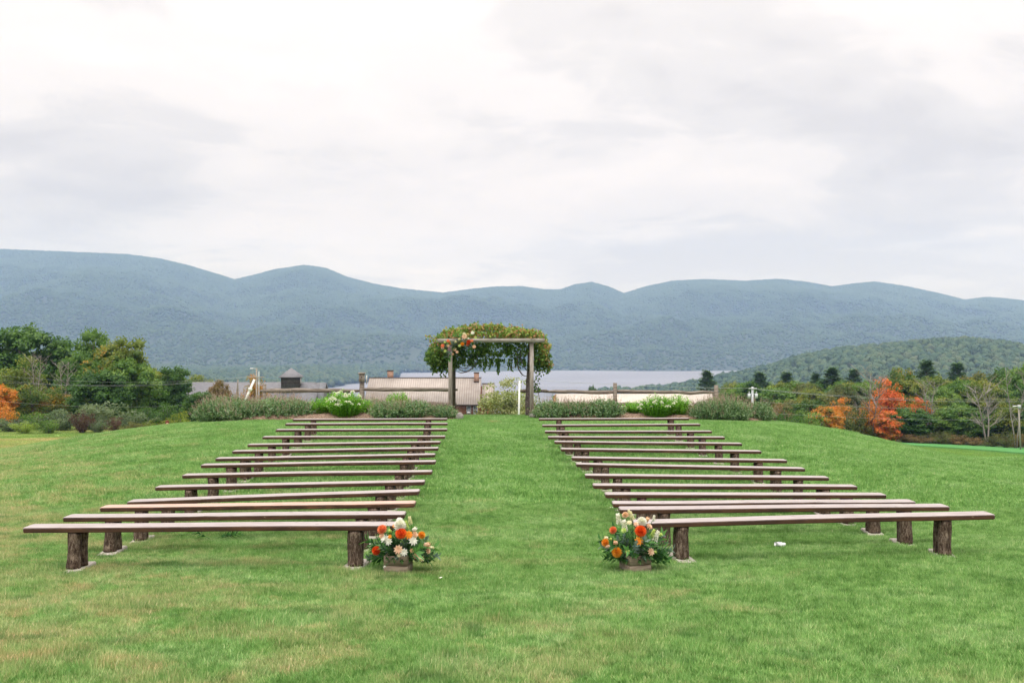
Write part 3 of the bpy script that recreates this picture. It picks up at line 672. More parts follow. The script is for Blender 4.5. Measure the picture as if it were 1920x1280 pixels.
TREES = [
 # left wood
 (45, 603, 150, 138, 'round_a', 'deep', 'tall broad dark green maple towering at the far left', 'maple_tree', GL),
 (-40, 640, 130, 142, 'round_b', 'deep', 'dark green tree cut by the left edge behind the orange maple', 'maple_tree', GL),
 (36, 662, 84, 122, 'loose', 'yellowgreen', 'pale yellow-green tree standing before the tall dark maple', 'maple_tree', GL),
 (112, 648, 64, 144, 'tall_b', 'mid', 'slim mid green tree right of the tall dark maple', 'maple_tree', GL),
 (173, 611, 66, 136, 'tall_a', 'mid', 'narrow dark green tree with its tip above the crowns around', 'maple_tree', GL),
 (150, 655, 70, 132, 'round_b', 'mid', 'mid green tree below and left of the narrow dark tip', 'maple_tree', GL),
 (196, 646, 74, 126, 'tall_b', 'turning', 'green maple with a yellowing top left of the lime-tipped maple', 'maple_tree', GL),
 (236, 627, 76, 121, 'tall_a', 'yellowgreen', 'tall maple with yellow-green tip near the open sky side of the left wood', 'maple_tree', GL),
 (236, 668, 96, 119, 'round_b', 'mid', 'full dark green maple rising over the grey-green bushes', 'maple_tree', GL),
 (190, 690, 100, 116, 'round_a', 'deep', 'lower dark green crown behind the broad grey-green willow bush', 'maple_tree', GL),
 (272, 704, 60, 124, 'tall_a', 'mid', 'mid green tree between the full dark maple and the small cone-shaped one', 'maple_tree', GL),
 (328, 683, 58, 128, 'tall_a', 'deep', 'small cone-shaped dark tree last in the left wood beside the grey barn', 'maple_tree', GL),
 (295, 694, 52, 134, 'tall_b', 'yellowgreen', 'light green tree behind the small cone-shaped dark tree', 'maple_tree', GL),
 (0, 718, 52, 113, 'round_a', 'orange', 'bright orange maple at the left edge of the photo', 'maple_tree', GL),
 (62, 716, 70, 115, 'loose', 'turning', 'olive maple with yellow-orange twigs right of the orange maple', 'maple_tree', GL),
 (102, 722, 50, 117, 'loose_b', 'turning', 'thin yellow-orange tree under the tall dark maple', 'maple_tree', GL),
 (128, 700, 66, 128, 'round_b', 'deep', 'dark tree in shade behind the thin yellow-orange tree', 'maple_tree', GL),
 (120, 664, 44, 120, 'bare_b', 'deep', 'bare pale-limbed tree inside the left wood', 'bare_tree', GL),
 (68, 650, 44, 118, 'bare_b', 'deep', 'bare grey tree standing before the tall dark maple', 'bare_tree', GL),
 (372, 700, 70, 215, 'round_b', 'yellowgreen', 'yellow-green tree behind the left end of the grey barn roof', 'tree', None),
 (478, 698, 46, 150, 'loose', 'orange', 'thin orange-yellow tree behind the leaning white pole', 'tree', None),
 (413, 710, 40, 118, 'round_b', 'brown', 'round reddish-topped small tree before the grey barn roof', 'tree', None),
 (381, 731, 64, 104, 'round_a', 'deep', 'rounded dark green bush at the left corner of the grey barn', 'bush', None),
 # centre
 (952, 703, 104, 92, 'loose', 'paleolive', 'airy pale olive tree below the arbour between lodge roof and white pole', 'willow_tree', None),
 (990, 726, 60, 97, 'loose_b', 'paleolive', 'lower pale olive tree right of the thin white pole', 'willow_tree', None),
 (926, 746, 56, 88, 'shrub_a', 'olive', 'low olive bush covering the right corner of the lodge', 'bush', None),
 (1040, 736, 44, 96, 'shrub_b', 'mid', 'green bush behind the fence beside the cream roof gable', 'bush', None),
 (1110, 720, 20, 330, 'round_a', 'deep', 'tiny dark tree top rising before the lake', 'tree', None),
 (1326, 694, 58, 250, 'pine_a', 'pine', 'dark pine standing before the lake at the foot of the wooded hill', 'pine_tree', None),
 # right wood
 (1395, 716, 60, 225, 'round_b', 'mid', 'green tree behind the transformer pole', 'tree', GR),
 (1425, 697, 62, 265, 'pine_a', 'pine', 'dark pine just right of the transformer pole', 'pine_tree', GR),
 (1370, 728, 60, 205, 'round_a', 'mid', 'green crown behind the right end of the fence', 'tree', GR),
 (1475, 697, 58, 262, 'pine_a', 'pine', 'pine with a pointed tip second from the transformer pole', 'pine_tree', GR),
 (1452, 722, 80, 195, 'round_a', 'mid', 'broad mid green tree left of the orange maples', 'tree', GR),
 (1512, 716, 70, 205, 'round_b', 'olive', 'olive green tree under the widest pine', 'tree', GR),
 (1560, 688, 69, 248, 'pine_a', 'pine', 'widest dark pine on the skyline of the right wood', 'pine_tree', GR),
 (1530, 699, 45, 275, 'pine_a', 'pine', 'small pine tip left of the widest pine', 'pine_tree', GR),
 (1601, 691, 53, 265, 'pine_a', 'pine', 'pine between the widest pine and the tall bare tree', 'pine_tree', GR),
 (1490, 748, 80, 162, 'round_b', 'olive', 'rounded olive tree at the crest end of the right flower bed', 'tree', GR),
 (1462, 752, 44, 152, 'loose_b', 'brown', 'small russet tree just past the right flower bed', 'tree', GR),
 (1520, 745, 66, 158, 'round_a', 'turning', 'green tree with reddish tips left of the low orange maple', 'tree', GR),
 (1600, 722, 90, 190, 'round_a', 'greygreen', 'soft grey-green tree behind the low orange maple', 'tree', GR),
 (1566, 738, 80, 172, 'loose', 'olive', 'thin olive tree above the low orange maple', 'tree', GR),
 (1548, 760, 60, 143, 'round_b', 'orange', 'low bright orange maple nearest the flower bed', 'maple_tree', GR),
 (1578, 742, 46, 150, 'loose', 'orange', 'thin orange maple rising behind the low orange one', 'maple_tree', GR),
 (1597, 762, 72, 145, 'wispy', 'olive', 'wispy olive bush between the two orange maples', 'bush', GR),
 (1634, 690, 60, 146, 'bare_a', 'deep', 'tall bare grey tree left of the scarlet maple', 'bare_tree', GR),
 (1662, 703, 62, 150, 'loose', 'red', 'tall scarlet and orange maple in the middle of the right wood', 'maple_tree', GR),
 (1668, 768, 40, 143, 'tall_b', 'red', 'low scarlet crown at the foot of the tall scarlet maple', 'maple_tree', GR),
 (1634, 750, 54, 147, 'loose_b', 'orange', 'faded orange maple below the tall bare tree', 'maple_tree', GR),
 (1690, 686, 68, 166, 'round_b', 'turning', 'olive maple with orange tip right behind the scarlet maple', 'maple_tree', GR),
 (1718, 740, 50, 151, 'loose', 'red', 'small orange-red crown right of the scarlet maple', 'maple_tree', GR),
 (1706, 762, 84, 146, 'round_b', 'deep', 'very dark green low tree under the orange-red crown', 'tree', GR),
 (1738, 675, 69, 225, 'pine_a', 'pine', 'pine on the skyline right of the scarlet maple', 'pine_tree', GR),
 (1795, 679, 62, 245, 'pine_a', 'pine', 'pine on the skyline above the yellow-green maple', 'pine_tree', GR),
 (1752, 700, 74, 176, 'round_a', 'yellowgreen', 'mid green tree right behind the orange-red crown', 'tree', GR),
 (1762, 742, 70, 152, 'loose', 'yellowgreen', 'yellow-green maple with bare twigs right of the orange-red crown', 'maple_tree', GR),
 (1742, 700, 50, 149, 'bare_b', 'deep', 'thin bare tree before the yellow-green maple', 'bare_tree', GR),
 (1797, 716, 84, 160, 'round_b', 'mid', 'full fresh green tree left of the grey skeleton tree', 'tree', GR),
 (1800, 756, 80, 148, 'round_a', 'mid', 'lower green tree left of the grey skeleton tree', 'tree', GR),
 (1846, 694, 90, 172, 'round_a', 'olive', 'tall yellowish olive tree behind the grey skeleton tree', 'tree', GR),
 (1850, 712, 84, 143, 'bare_a', 'deep', 'big grey leafless skeleton tree on the lawn edge at right', 'bare_tree', GR),
 (1850, 756, 76, 158, 'round_b', 'deep', 'dark green tree behind the trunk of the grey skeleton tree', 'tree', GR),
 (1888, 686, 80, 172, 'round_b', 'deep', 'tall dark green tree near the right edge of the photo', 'tree', GR),
 (1936, 676, 90, 165, 'round_a', 'mid', 'green tree cut by the right edge of the photo', 'tree', GR),
 (1898, 742, 60, 150, 'loose', 'yellowgreen', 'yellow-green maple beside the lamp pole', 'maple_tree', GR),
 (1904, 770, 70, 152, 'round_a', 'deep', 'dark low tree behind the lamp pole', 'tree', GR),
 (1906, 668, 46, 141, 'birch', 'deep', 'pale leafless birch at the right edge of the photo', 'birch_tree', GR),
 (1980, 690, 120, 150, 'round_b', 'deep', 'dark tree just past the right edge behind the lamp pole', 'tree', GR),
]
for (x, yt, wp, Y, shp, col, lab, nm, grp) in TREES:
    tree(x, yt, wp, Y, shp, col, lab, nm, 'bush' if nm == 'bush' else 'tree', grp)
SHR = [
 (172, 750, 120, 104, 'wispy', 'greygreen', 'broad grey-green willow bush in front of the left wood', 'bush'),
 (118, 768, 70, 102, 'wispy', 'greygreen', 'grey-green bush left of the maroon round bush', 'bush'),
 (246, 772, 70, 103, 'wispy', 'greygreen', 'grey-green bush right of the broad willow bush', 'bush'),
 (154, 766, 40, 98, 'shrub_b', 'maroon', 'larger maroon round bush on the lawn edge at left', 'bush'),
 (216, 780, 28, 98, 'shrub_a', 'maroon', 'smaller maroon round bush right of the larger one', 'bush'),
 (20, 782, 70, 101, 'wispy', 'greygreen', 'low pale bush at the left edge below the orange maple', 'bush'),
 (66, 772, 60, 104, 'shrub_a', 'mid', 'low green bush between orange maple and willow bush', 'bush'),
 (46, 788, 44, 98, 'shrub_b', 'lime', 'low lime green shrub near the left edge of the lawn', 'bush'),
 (92, 786, 40, 98, 'shrub_a', 'mid', 'low green shrub left of the larger maroon bush', 'bush'),
 (252, 788, 40, 97, 'shrub_b', 'olive', 'low olive shrub right of the smaller maroon bush', 'bush'),
 (184, 784, 44, 99, 'shrub_b', 'greygreen', 'low grey-green shrub between the two maroon bushes', 'bush'),
 (286, 786, 40, 92, 'shrub_b', 'yellowgreen', 'low yellow-green shrub at the foot of the knoll', 'bush'),
 (316, 782, 40, 84, 'shrub_a', 'yellowgreen', 'yellow-green shrub left of the lime shrub by the bed', 'bush'),
 (340, 768, 46, 72, 'shrub_a', 'yellowgreen', 'taller yellow-green shrub below the barn corner', 'bush'),
 (350, 780, 34, 62, 'shrub_b', 'lime', 'bright lime shrub touching the left end of the flower bed', 'bush'),
 (272, 762, 60, 108, 'shrub_a', 'deep', 'dark green bush under the small cone-shaped tree', 'bush'),
 (312, 756, 50, 112, 'shrub_a', 'deep', 'dark green bush beside the barn corner shrubs', 'bush'),
 (8, 760, 50, 108, 'shrub_a', 'orange', 'low orange bush at the left photo edge', 'bush'),
 (1886, 806, 42, 141, 'shrub_b', 'olive', 'round olive bush between skeleton tree and lamp pole', 'bush'),
 (1700, 812, 40, 143, 'shrub_a', 'brown', 'dry brown bush on the lawn edge under the dark low tree', 'bush'),
 (1728, 816, 44, 142, 'shrub_b', 'brown', 'russet grassy bush left of the olive thicket', 'bush'),
 (1764, 806, 50, 143, 'shrub_b', 'olive', 'olive thicket on the lawn edge left of the skeleton tree', 'bush'),
 (1796, 814, 44, 143, 'shrub_a', 'brown', 'brown thicket between olive thicket and skeleton tree', 'bush'),
 (1826, 818, 40, 142, 'shrub_b', 'brown', 'low brown bush touching the skeleton tree trunk', 'bush'),
 (1862, 816, 34, 142, 'shrub_a', 'olive', 'small olive bush right of the skeleton tree trunk', 'bush'),
 (1672, 800, 44, 144, 'shrub_a', 'maroon', 'dark maroon bush at the foot of the scarlet crown', 'bush'),
 (1636, 790, 50, 146, 'shrub_b', 'olive', 'olive bush on the crest below the tall bare tree', 'bush'),
 (1512, 768, 66, 140, 'shrub_a', 'mid', 'green bush on the crest left of the low orange maple', 'bush'),
 (1476, 762, 50, 130, 'shrub_b', 'deep', 'dark bush on the crest right of the flower bed', 'bush'),
 (1906, 812, 40, 144, 'shrub_a', 'brown', 'brown bush behind the foot of the lamp pole', 'bush'),
]
for (x, yt, wp, Y, shp, col, lab, nm) in SHR: tree(x, yt, wp, Y, shp, col, lab, nm, 'bush', 'bushes along the lawn edge')
# deeper woodland that only reads as a mass behind the front rows
wm = []
for shp, col in (('round_a', 'mid'), ('round_b', 'mid'), ('tall_a', 'deep'), ('round_a', 'yellowgreen'), ('round_b', 'olive')):
    T, K = SHAPES[shp]; gg = G(); gg.V = T.V + K.V; gg.n = T.n + K.n; gg.P = T.P + [p + T.n for p in K.P]; gg.M = T.M + [m + 1 for m in K.M]; gg.T = T.T + K.T
    wm.append(gg.mesh('woodland_tree', [M['bark'], LM[col]]))
def wood(name, boxes):
    P_, S_ = [], []
    for (xa, xb, Ya, Yb, n, topy) in boxes:
        for _ in range(n):
            x = random.uniform(xa, xb); Y = random.uniform(Ya, Yb); X = (x - 960) / F * Y; zb = h1(X, Y)
            ty = topy + random.uniform(-3, 22); hh = max(4.0, CAMZ - (ty - 640) / F * Y - zb); hh = min(hh, 21)
            P_.append((X, Y, zb)); S_.append((hh * 0.8, hh * 0.8, hh))
    n = len(P_); r = np.random.default_rng(5)
    scatter(name, P_, np.stack([np.zeros(n), np.zeros(n), r.uniform(0, 6.28, n)], 1), S_, r.integers(0, 5, n), wm)
wood('woodland', [(-500, 345, 165, 240, 110, 690), (-260, 320, 144, 165, 40, 690), (1370, 2300, 175, 330, 260, 713), (1640, 2300, 158, 190, 60, 706), (340, 660, 230, 420, 40, 735)])

# ------------------------------------------------------------------ buildings down the slope
def at(x, y, Y): return ((x - 960) / F * Y, Y, CAMZ - (y - 640) / F * Y)
def prism(g, prof, x0, x1, mi=0):
    """closed profile of (y, z) extruded along x"""
    n = len(prof); V = [(x0, y, z) for y, z in prof] + [(x1, y, z) for y, z in prof]
    Q = [[i, (i + 1) % n, n + (i + 1) % n, n + i] for i in range(n)]
    g.add(V, [np.array(Q), np.array([list(range(n))[::-1]]), np.array([list(range(n, 2 * n))])], mi)
def slab(g, a, b, c, d, th, mi=0):
    """thin roof slope from four corners"""
    V = np.array([a, b, c, d], float); nrm = np.cross(V[1] - V[0], V[3] - V[0]); nrm /= np.linalg.norm(nrm)
    W = np.concatenate([V, V - nrm * th])
    g.add(W, np.array([[0, 1, 2, 3], [7, 6, 5, 4], [0, 4, 5, 1], [1, 5, 6, 2], [2, 6, 7, 3], [3, 7, 4, 0]]), mi)
# grey barn
Yb = 168.0
bx0, _, rz_ = at(357, 716, Yb); bx1 = at(592, 716, Yb)[0]
barn = thing('barn', 'grey shingled barn with a square cupola, its roof showing left of the fence', 'barn', ((bx0 + bx1) / 2, Yb, h1((bx0 + bx1) / 2, Yb)))
O = np.array(barn.location)
def rel(g): g.V = [v - O for v in g.V]; return g
g = G(); slab(g, (bx0 - 1.2, Yb - 7.5, rz_ - 5.6), (bx1, Yb - 7.5, rz_ - 5.6), (bx1, Yb, rz_), (bx0, Yb, rz_), 0.2); slab(g, (bx1, Yb + 7.5, rz_ - 5.6), (bx0 - 1.2, Yb + 7.5, rz_ - 5.6), (bx0, Yb, rz_), (bx1, Yb, rz_), 0.2)
rel(g).obj('roof', M['shingle'], barn)
g = G(); prism(g, [(Yb - 7, O[2] - 0.5), (Yb + 7, O[2] - 0.5), (Yb + 7, rz_ - 5.5), (Yb, rz_ - 0.3), (Yb - 7, rz_ - 5.5)], bx0 + 0.3, bx1 - 0.2); rel(g).obj('wall', M['siding'], barn)
xa, xb2 = at(516, 0, Yb - 6)[0], at(592, 0, Yb - 6)[0]
g = G(); slab(g, (xa - 0.4, Yb - 11, rz_ - 6.2), (xb2, Yb - 11, rz_ - 6.2), (xb2, Yb - 2.9, rz_ - 0.12 ), (xa + 0.6, Yb - 2.9, rz_ - 0.12), 0.25); rel(g).obj('roof', M['shingle'], barn)
xc, xd = bx1 + 0.05, at(612, 0, Yb)[0]
g = G(); slab(g, (xc, Yb - 7.2, rz_ - 5.4), (xd, Yb - 7.2, rz_ - 5.4), (xd, Yb + 0.1, rz_ - 0.08), (xc, Yb + 0.1, rz_ - 0.08), 0.2); slab(g, (xd, Yb + 7.2, rz_ - 5.4), (xc, Yb + 7.2, rz_ - 5.4), (xc, Yb + 0.1, rz_ - 0.08), (xd, Yb + 0.1, rz_ - 0.08), 0.2)
rel(g).obj('roof', M['shingle_dark'], barn)
g = G(); prism(g, [(Yb - 6.8, O[2] - 0.5), (Yb + 6.8, O[2] - 0.5), (Yb + 6.8, rz_ - 5.4), (Yb, rz_ - 0.4), (Yb - 6.8, rz_ - 5.4)], xc, xd - 0.2); rel(g).obj('wall', M['siding'], barn)
# cupola
cx, _, cz = at(546, 706, Yb - 3.4); cb = at(546, 724, Yb - 3.4)[2]; ap = at(546, 689.5, Yb - 3.4)[2]; hw = 1.48
cupola = bpy.data.objects.new('cupola', None); link(cupola, barn)
cupola.location = (cx - O[0], Yb - 3.4 - O[1], cb - O[2]); cupola.rotation_euler = (0, 0, 0.10)
hgt = cz - cb
g = G(); box(g, (0, 0, hgt / 2 - 0.4), (2 * hw, 2 * hw, hgt + 0.8)); g.obj('body', M['siding'], cupola)
g = G()
for i in range(15): box(g, (-hw + 0.1 + i * (2 * hw - 0.2) / 14, -hw - 0.02, hgt / 2), (0.05, 0.04, hgt - 0.05)); box(g, (hw + 0.02, -hw + 0.1 + i * (2 * hw - 0.2) / 14, hgt / 2), (0.04, 0.05, hgt - 0.05))
g.obj('batten', M['dark_trim'], cupola)['kind'] = 'stuff'
g = G(); box(g, (0, -hw - 0.04, hgt * 0.42), (2 * hw + 0.1, 0.06, 0.1)); g.obj('belt', M['dark_trim'], cupola)
g = G(); e = hw + 0.38; hp = ap - cz
g.add([(-e, -e, hgt), (e, -e, hgt), (e, e, hgt), (-e, e, hgt), (0, 0, hgt + hp), (-e, -e, hgt - 0.1), (e, -e, hgt - 0.1), (e, e, hgt - 0.1), (-e, e, hgt - 0.1)],
      [np.array([[0, 1, 4], [1, 2, 4], [2, 3, 4], [3, 0, 4]]), np.array([[5, 6, 1, 0], [6, 7, 2, 1], [7, 8, 3, 2], [8, 5, 0, 3], [8, 7, 6, 5]])])
g.obj('cupola_roof', M['shingle'], cupola)
g = G(); box(g, (hw + 0.05, 0, hgt * 0.55), (0.08, 1.0, hgt * 0.6)); g.obj('window', M['white_paint'], cupola)

# lodge with tan seamed roof
Yl = 200.0
lodge = thing('lodge', 'long lodge with tan seamed metal roof and two chimneys below the arbour', 'building', (at(800, 0, Yl)[0], Yl, h1(at(800, 0, Yl)[0], Yl)))
O = np.array(lodge.location)
zr_, ze = at(0, 708, Yl)[2], at(0, 758, Yl - 7.4)[2]
lx0, lx1 = at(690, 0, Yl - 2)[0], at(902, 0, Yl)[0]
def seam_roof(x0, x1, zr, ze_, run, m_roof, m_seam, step=0.44, parent=lodge):
    g = G(); slab(g, (x0, Yl - run, ze_), (x1, Yl - run, ze_), (x1, Yl, zr), (x0, Yl, zr), 0.15); slab(g, (x1, Yl + run, ze_), (x0, Yl + run, ze_), (x0, Yl, zr), (x1, Yl, zr), 0.15)
    rel(g).obj('roof', m_roof, parent)
    g = G(); n = int((x1 - x0) / step)
    for i in range(n + 1):
        x = x0 + i * (x1 - x0) / n; dy, dz = run, zr - ze_; ln = math.hypot(dy, dz); a = math.atan2(dz, dy); R = np.array(Matrix.Rotation(a, 3, 'X'))
        box(g, (x, Yl - dy / 2 , (zr + ze_) / 2 + 0.03), (0.07, ln, 0.07), rot=R)
    o = rel(g).obj('seam', m_seam, parent); o['kind'] = 'stuff'
    g = G(); box(g, ((x0 + x1) / 2, Yl, zr + 0.04), (x1 - x0 + 0.2, 0.3, 0.12)); rel(g).obj('ridge_cap', M['dark_trim'], parent)
    g = G(); box(g, ((x0 + x1) / 2, Yl - run - 0.05, ze_ - 0.1), (x1 - x0 + 0.1, 0.12, 0.16)); rel(g).obj('fascia', M['dark_trim'], parent)
seam_roof(lx0, lx1, zr_, ze, 7.4, M['tan_roof'], M['tan_seam'])
lx2 = at(927, 0, Yl)[0]; zr2 = at(0, 719, Yl)[2]; ze2 = at(0, 752, Yl - 5)[2]
seam_roof(lx1 + 0.25, lx2, zr2, ze2, 5.0, M['tan_roof'], M['tan_seam'])
g = G(); prism(g, [(Yl - 6.7, O[2] - 0.5), (Yl + 6.7, O[2] - 0.5), (Yl + 6.7, ze + 0.2), (Yl, zr_ - 0.5), (Yl - 6.7, ze + 0.2)], lx0 + 0.4, lx1 - 0.3); rel(g).obj('wall', M['wood_wall'], lodge)
g = G(); prism(g, [(Yl - 4.4, O[2] - 0.5), (Yl + 4.4, O[2] - 0.5), (Yl + 4.4, ze2 + 0.1), (Yl, zr2 - 0.5), (Yl - 4.4, ze2 + 0.1)], lx1 - 0.28, lx2 - 0.3); rel(g).obj('wall', M['wood_wall'], lodge)
g = G()
for i in range(18): box(g, ((at(800, 0, Yl)[0] + lx1) / 2 - 1, Yl - 6.74, ze - 0.25 - i * 0.22), (lx1 - at(800, 0, Yl)[0] + 1.2, 0.06, 0.03))
rel(g).obj('board_joint', M['dark_trim'], lodge)['kind'] = 'stuff'
for (wx, ac) in ((879, True), (891.3, False)):
    x, y, z = at(wx, 768.5, Yl - 6.75); wn = bpy.data.objects.new('window', None); link(wn, lodge); wn.location = (x - O[0], y - O[1], z - O[2])
    g = G(); box(g, (0, 0, 0), (0.74, 0.05, 1.35)); g.obj('pane', M['glass'], wn)
    g = G()
    for sx in (-1, 1): box(g, (sx * 0.40, -0.04, 0), (0.08, 0.10, 1.5))
    for zz_ in (-0.71, 0.0, 0.71): box(g, (0, -0.045, zz_), (0.72, 0.09, 0.09))
    g.obj('frame', M['white_paint'], wn)
    if ac: g = G(); box(g, (0, -0.22, -0.46), (0.62, 0.34, 0.36)); g.obj('air_conditioner', M['white_paint'], wn)
for (x0, x1, yt, yb, yy) in ((727, 737, 695, 709, Yl + 0.6), (889, 898, 699, 714, Yl - 0.9)):
    a = at(x0, yt, yy); b = at(x1, yb, yy); ch = bpy.data.objects.new('chimney', None); link(ch, lodge); ch.location = ((a[0] + b[0]) / 2 - O[0], yy - O[1], b[2] - 0.8 - O[2])
    wd, hg = b[0] - a[0], a[2] - b[2] + 0.8
    g = G(); box(g, (0, 0, hg / 2), (wd, wd, hg)); g.obj('stack', M['brick'], ch)
    g = G(); box(g, (0, 0, hg + 0.06), (wd * 1.14, wd * 1.14, 0.14)); g.obj('cap', M['dark_trim'], ch)
    g = G(); box(g, (0, 0, 0.62), (wd * 1.08, wd * 1.08, 0.3)); g.obj('flashing', M['dark_trim'], ch)
# cream roof right behind the fence
Yc = 112.0; x0, x1 = at(1042, 0, Yc)[0], at(1335, 0, Yc)[0]; zr3 = at(0, 738, Yc)[2]; zm = (x0 + x1) / 2
shed = thing('outbuilding', 'low building with a cream metal roof seen just over the right fence rail', 'building', (zm, Yc, h1(zm, Yc)))
O = np.array(shed.location)
g = G(); slab(g, (x0, Yc - 5, zr3 - 2.6), (x1, Yc - 5, zr3 - 2.6), (x1, Yc, zr3), (x0, Yc, zr3), 0.14); slab(g, (x1, Yc + 5, zr3 - 2.6), (x0, Yc + 5, zr3 - 2.6), (x0, Yc, zr3), (x1, Yc, zr3), 0.14); rel(g).obj('roof', M['cream_roof'], shed)
g = G(); prism(g, [(Yc - 4.6, O[2] - 0.4), (Yc + 4.6, O[2] - 0.4), (Yc + 4.6, zr3 - 2.6), (Yc, zr3 - 0.35), (Yc - 4.6, zr3 - 2.6)], x0 + 0.2, x1 - 0.2); rel(g).obj('wall', M['wood_wall'], shed)
g = G(); slab(g, (x0 - 0.5, Yc - 5, zr3 - 2.9), (x0 - 0.02, Yc - 5, zr3 - 2.7), (x0 - 0.02, Yc, zr3 - 0.05), (x0 - 0.35, Yc, zr3 - 0.35), 0.3); rel(g).obj('bargeboard', M['wood_wall'], shed)

# ------------------------------------------------------------------ poles and wires
def pole_thing(name, label, x, ytop, Y, r0=0.13, r1=0.09, lean=0, mat='grey_wood', ybot=None, cat='utility pole'):
    X, _, zt = at(x, ytop, Y); zb = h1(X, Y); o = thing(name, label, cat, (X, Y, zb))
    g = G(); tube(g, [(0, 0, -0.4), (lean, 0, zt - zb)], [r0, r1], 10); g.obj('pole', M[mat], o, True); return o, zt - zb
o, hp_ = pole_thing('utility_pole', 'grey utility pole with a crossarm and street lamp above the left flower bed', 481, 690, 128, 0.12, 0.10)
g = G(); box(g, (0, -0.14, hp_ - 1.15), (2.0, 0.1, 0.12)); g.obj('crossarm', M['grey_wood'], o)
g = G(); tube(g, [(0, -0.1, hp_ - 0.1), (-0.45, -0.15, hp_ + 0.02)], [0.04, 0.04], 6); box(g, (-0.62, -0.15, hp_ - 0.02), (0.42, 0.22, 0.16), taper=0.6); g.obj('lamp', M['metal'], o)
g = G(); tube(g, [(0.3, 0, 0), (0.3, 0, hp_ - 0.4)], [0.05, 0.05], 6); g.obj('conduit', M['metal'], o)
# leaning white pole and two pale stumps before the barn
X, Y_, zt = at(477, 711, 126); X2, _, zb2 = at(464, 741, 126)
o = thing('leaning_white_pole', 'thick white pole leaning beside the utility pole above the left flower bed', 'pole', (X2 - 1.0, 126, h1(X2 - 1.0, 126)))
O = np.array(o.location); dv = np.array([X - X2, 0, zt - zb2]); p1 = np.array([X, 126, zt]); k = (p1[2] - O[2] + 0.3) / dv[2]; p0 = p1 - dv * k
o.location = (p0[0], 126, h1(p0[0], 126)); O = np.array(o.location)
g = G(); tube(g, [p0 - O, p1 - O], [0.17, 0.14], 10); g.obj('shaft', M['white_paint'], o, True)
pm = p0 + dv * k * 0.80 - O; pm2 = p1 - dv * 0.62 - O
g = G(); tube(g, [pm2 - dv * 0.07, pm2 + dv * 0.07], [0.26, 0.26], 10); g.obj('collar', M['white_paint'], o, True)
for i, (x, yt, lab) in enumerate(((443, 712, 'left one of two pale thin snags before the grey barn roof'), (447.5, 711, 'right one of two pale thin snags before the grey barn roof'))):
    X, _, zt = at(x, yt, 120); zb = h1(X, 120); o = thing('snag', lab, 'dead tree', (X, 120, zb), 0, 'two snags before the barn')
    g = G(); tube(g, limb_path((0, 0, -0.3), (-0.03 + 0.05 * i, 0, 1), zt - zb + 0.3, 8, 0, 0.02), np.linspace(0.16, 0.07, 9), 7, rough=0.15); g.obj('trunk', M['bare_bark'], o, True)
# transformer pole at right
o, hp_ = pole_thing('transformer_pole', 'pole with two grey transformer cans above the right flower bed', 1411, 725, 92, 0.12, 0.10, mat='metal')
g = G(); box(g, (0, -0.12, hp_ - 0.15), (0.75, 0.09, 0.10)); g.obj('crossarm', M['metal'], o)
for sx in (-0.32, 0.34):
    g = G(); tube(g, [(sx, -0.05, hp_ - 1.05), (sx, -0.05, hp_ - 0.62)], [0.14, 0.14], 12); tube(g, [(sx, -0.05, hp_ - 0.62), (sx, -0.05, hp_ - 0.42)], [0.05, 0.03], 6); g.obj('transformer', M['metal'], o, True)
g = G(); tube(g, [(-0.3, -0.05, hp_ - 0.68), (0.3, -0.05, hp_ - 0.68)], 0.03, 6); g.obj('bracket', M['metal'], o)
# lamp pole right edge
o, hp_ = pole_thing('lamp_pole', 'grey pole with a small white lamp near the right edge of the photo', 1914, 758, 136, 0.11, 0.09, lean=-0.3, mat='grey_wood', cat='lamp post')
g = G(); box(g, (-0.25, -0.1, hp_ - 0.28), (0.3, 0.3, 0.4)); g.obj('lamp', M['metal'], o)
g = G(); tube(g, [(-0.4, -0.1, hp_ - 0.2), (-1.1, -0.1, hp_ - 0.25)], [0.05, 0.09], 8); g.obj('lamp_arm', M['white_paint'], o)
# thin white pole below the arbour
X, _, zt = at(973.5, 712, 44); zb = h1(X, 44)
o = thing('white_pole', 'thin white pole just left of the arbour right post', 'pole', (X, 44, zb)); g = G(); tube(g, [(-0.04, 0, -0.3), (0.02, 0, zt - zb)], [0.05, 0.04], 8); g.obj('shaft', M['white_paint'], o, True); g = G(); tube(g, [(0.02, 0, zt - zb - 0.01), (0.02, 0, zt - zb + 0.03)], [0.05, 0.05], 8); g.obj('cap', M['metal'], o)
def wire(label, pa, pb, sag, r=0.007, n=18):
    pa = np.array(pa); pb = np.array(pb); mid = (pa + pb) / 2; mid[2] = 0
    o = thing('power_line', label, 'wire', tuple(pa), 0, 'power lines'); t = np.linspace(0, 1, n)[:, None]; P = (pb - pa) * t; P[:, 2] -= (4 * sag * t * (1 - t))[:, 0]
    g = G(); tube(g, P, r, 5); g.obj('cable', M['wire'], o)
wire('topmost power line crossing the left wood', at(-40, 700, 100), at(481, 703, 127.6), 0.9)
wire('second power line across the left wood', at(-40, 708, 100), at(476, 703.5, 127.6), 1.1)
wire('third power line across the left wood', at(-40, 714, 100), at(486, 704, 127.8), 0.8)
wire('low power line across the left wood', at(-40, 748, 100), at(481, 745, 127.6), 1.0)
wire('upper power line from transformer pole to right edge', at(1411, 728, 91.6), at(1960, 746, 110), 0.5)
wire('second power line from transformer pole to right edge', at(1407, 728.5, 91.6), at(1960, 749, 110), 0.55)
wire('third power line from transformer pole to right edge', at(1416, 729, 91.7), at(1960, 752, 112), 0.5)
wire('fourth power line crossing the right wood', at(1411, 752, 91.7), at(1960, 763, 112), 0.4)
wire('lowest power line crossing the right wood', at(1411, 772, 91.7), at(1960, 784, 112), 0.4)
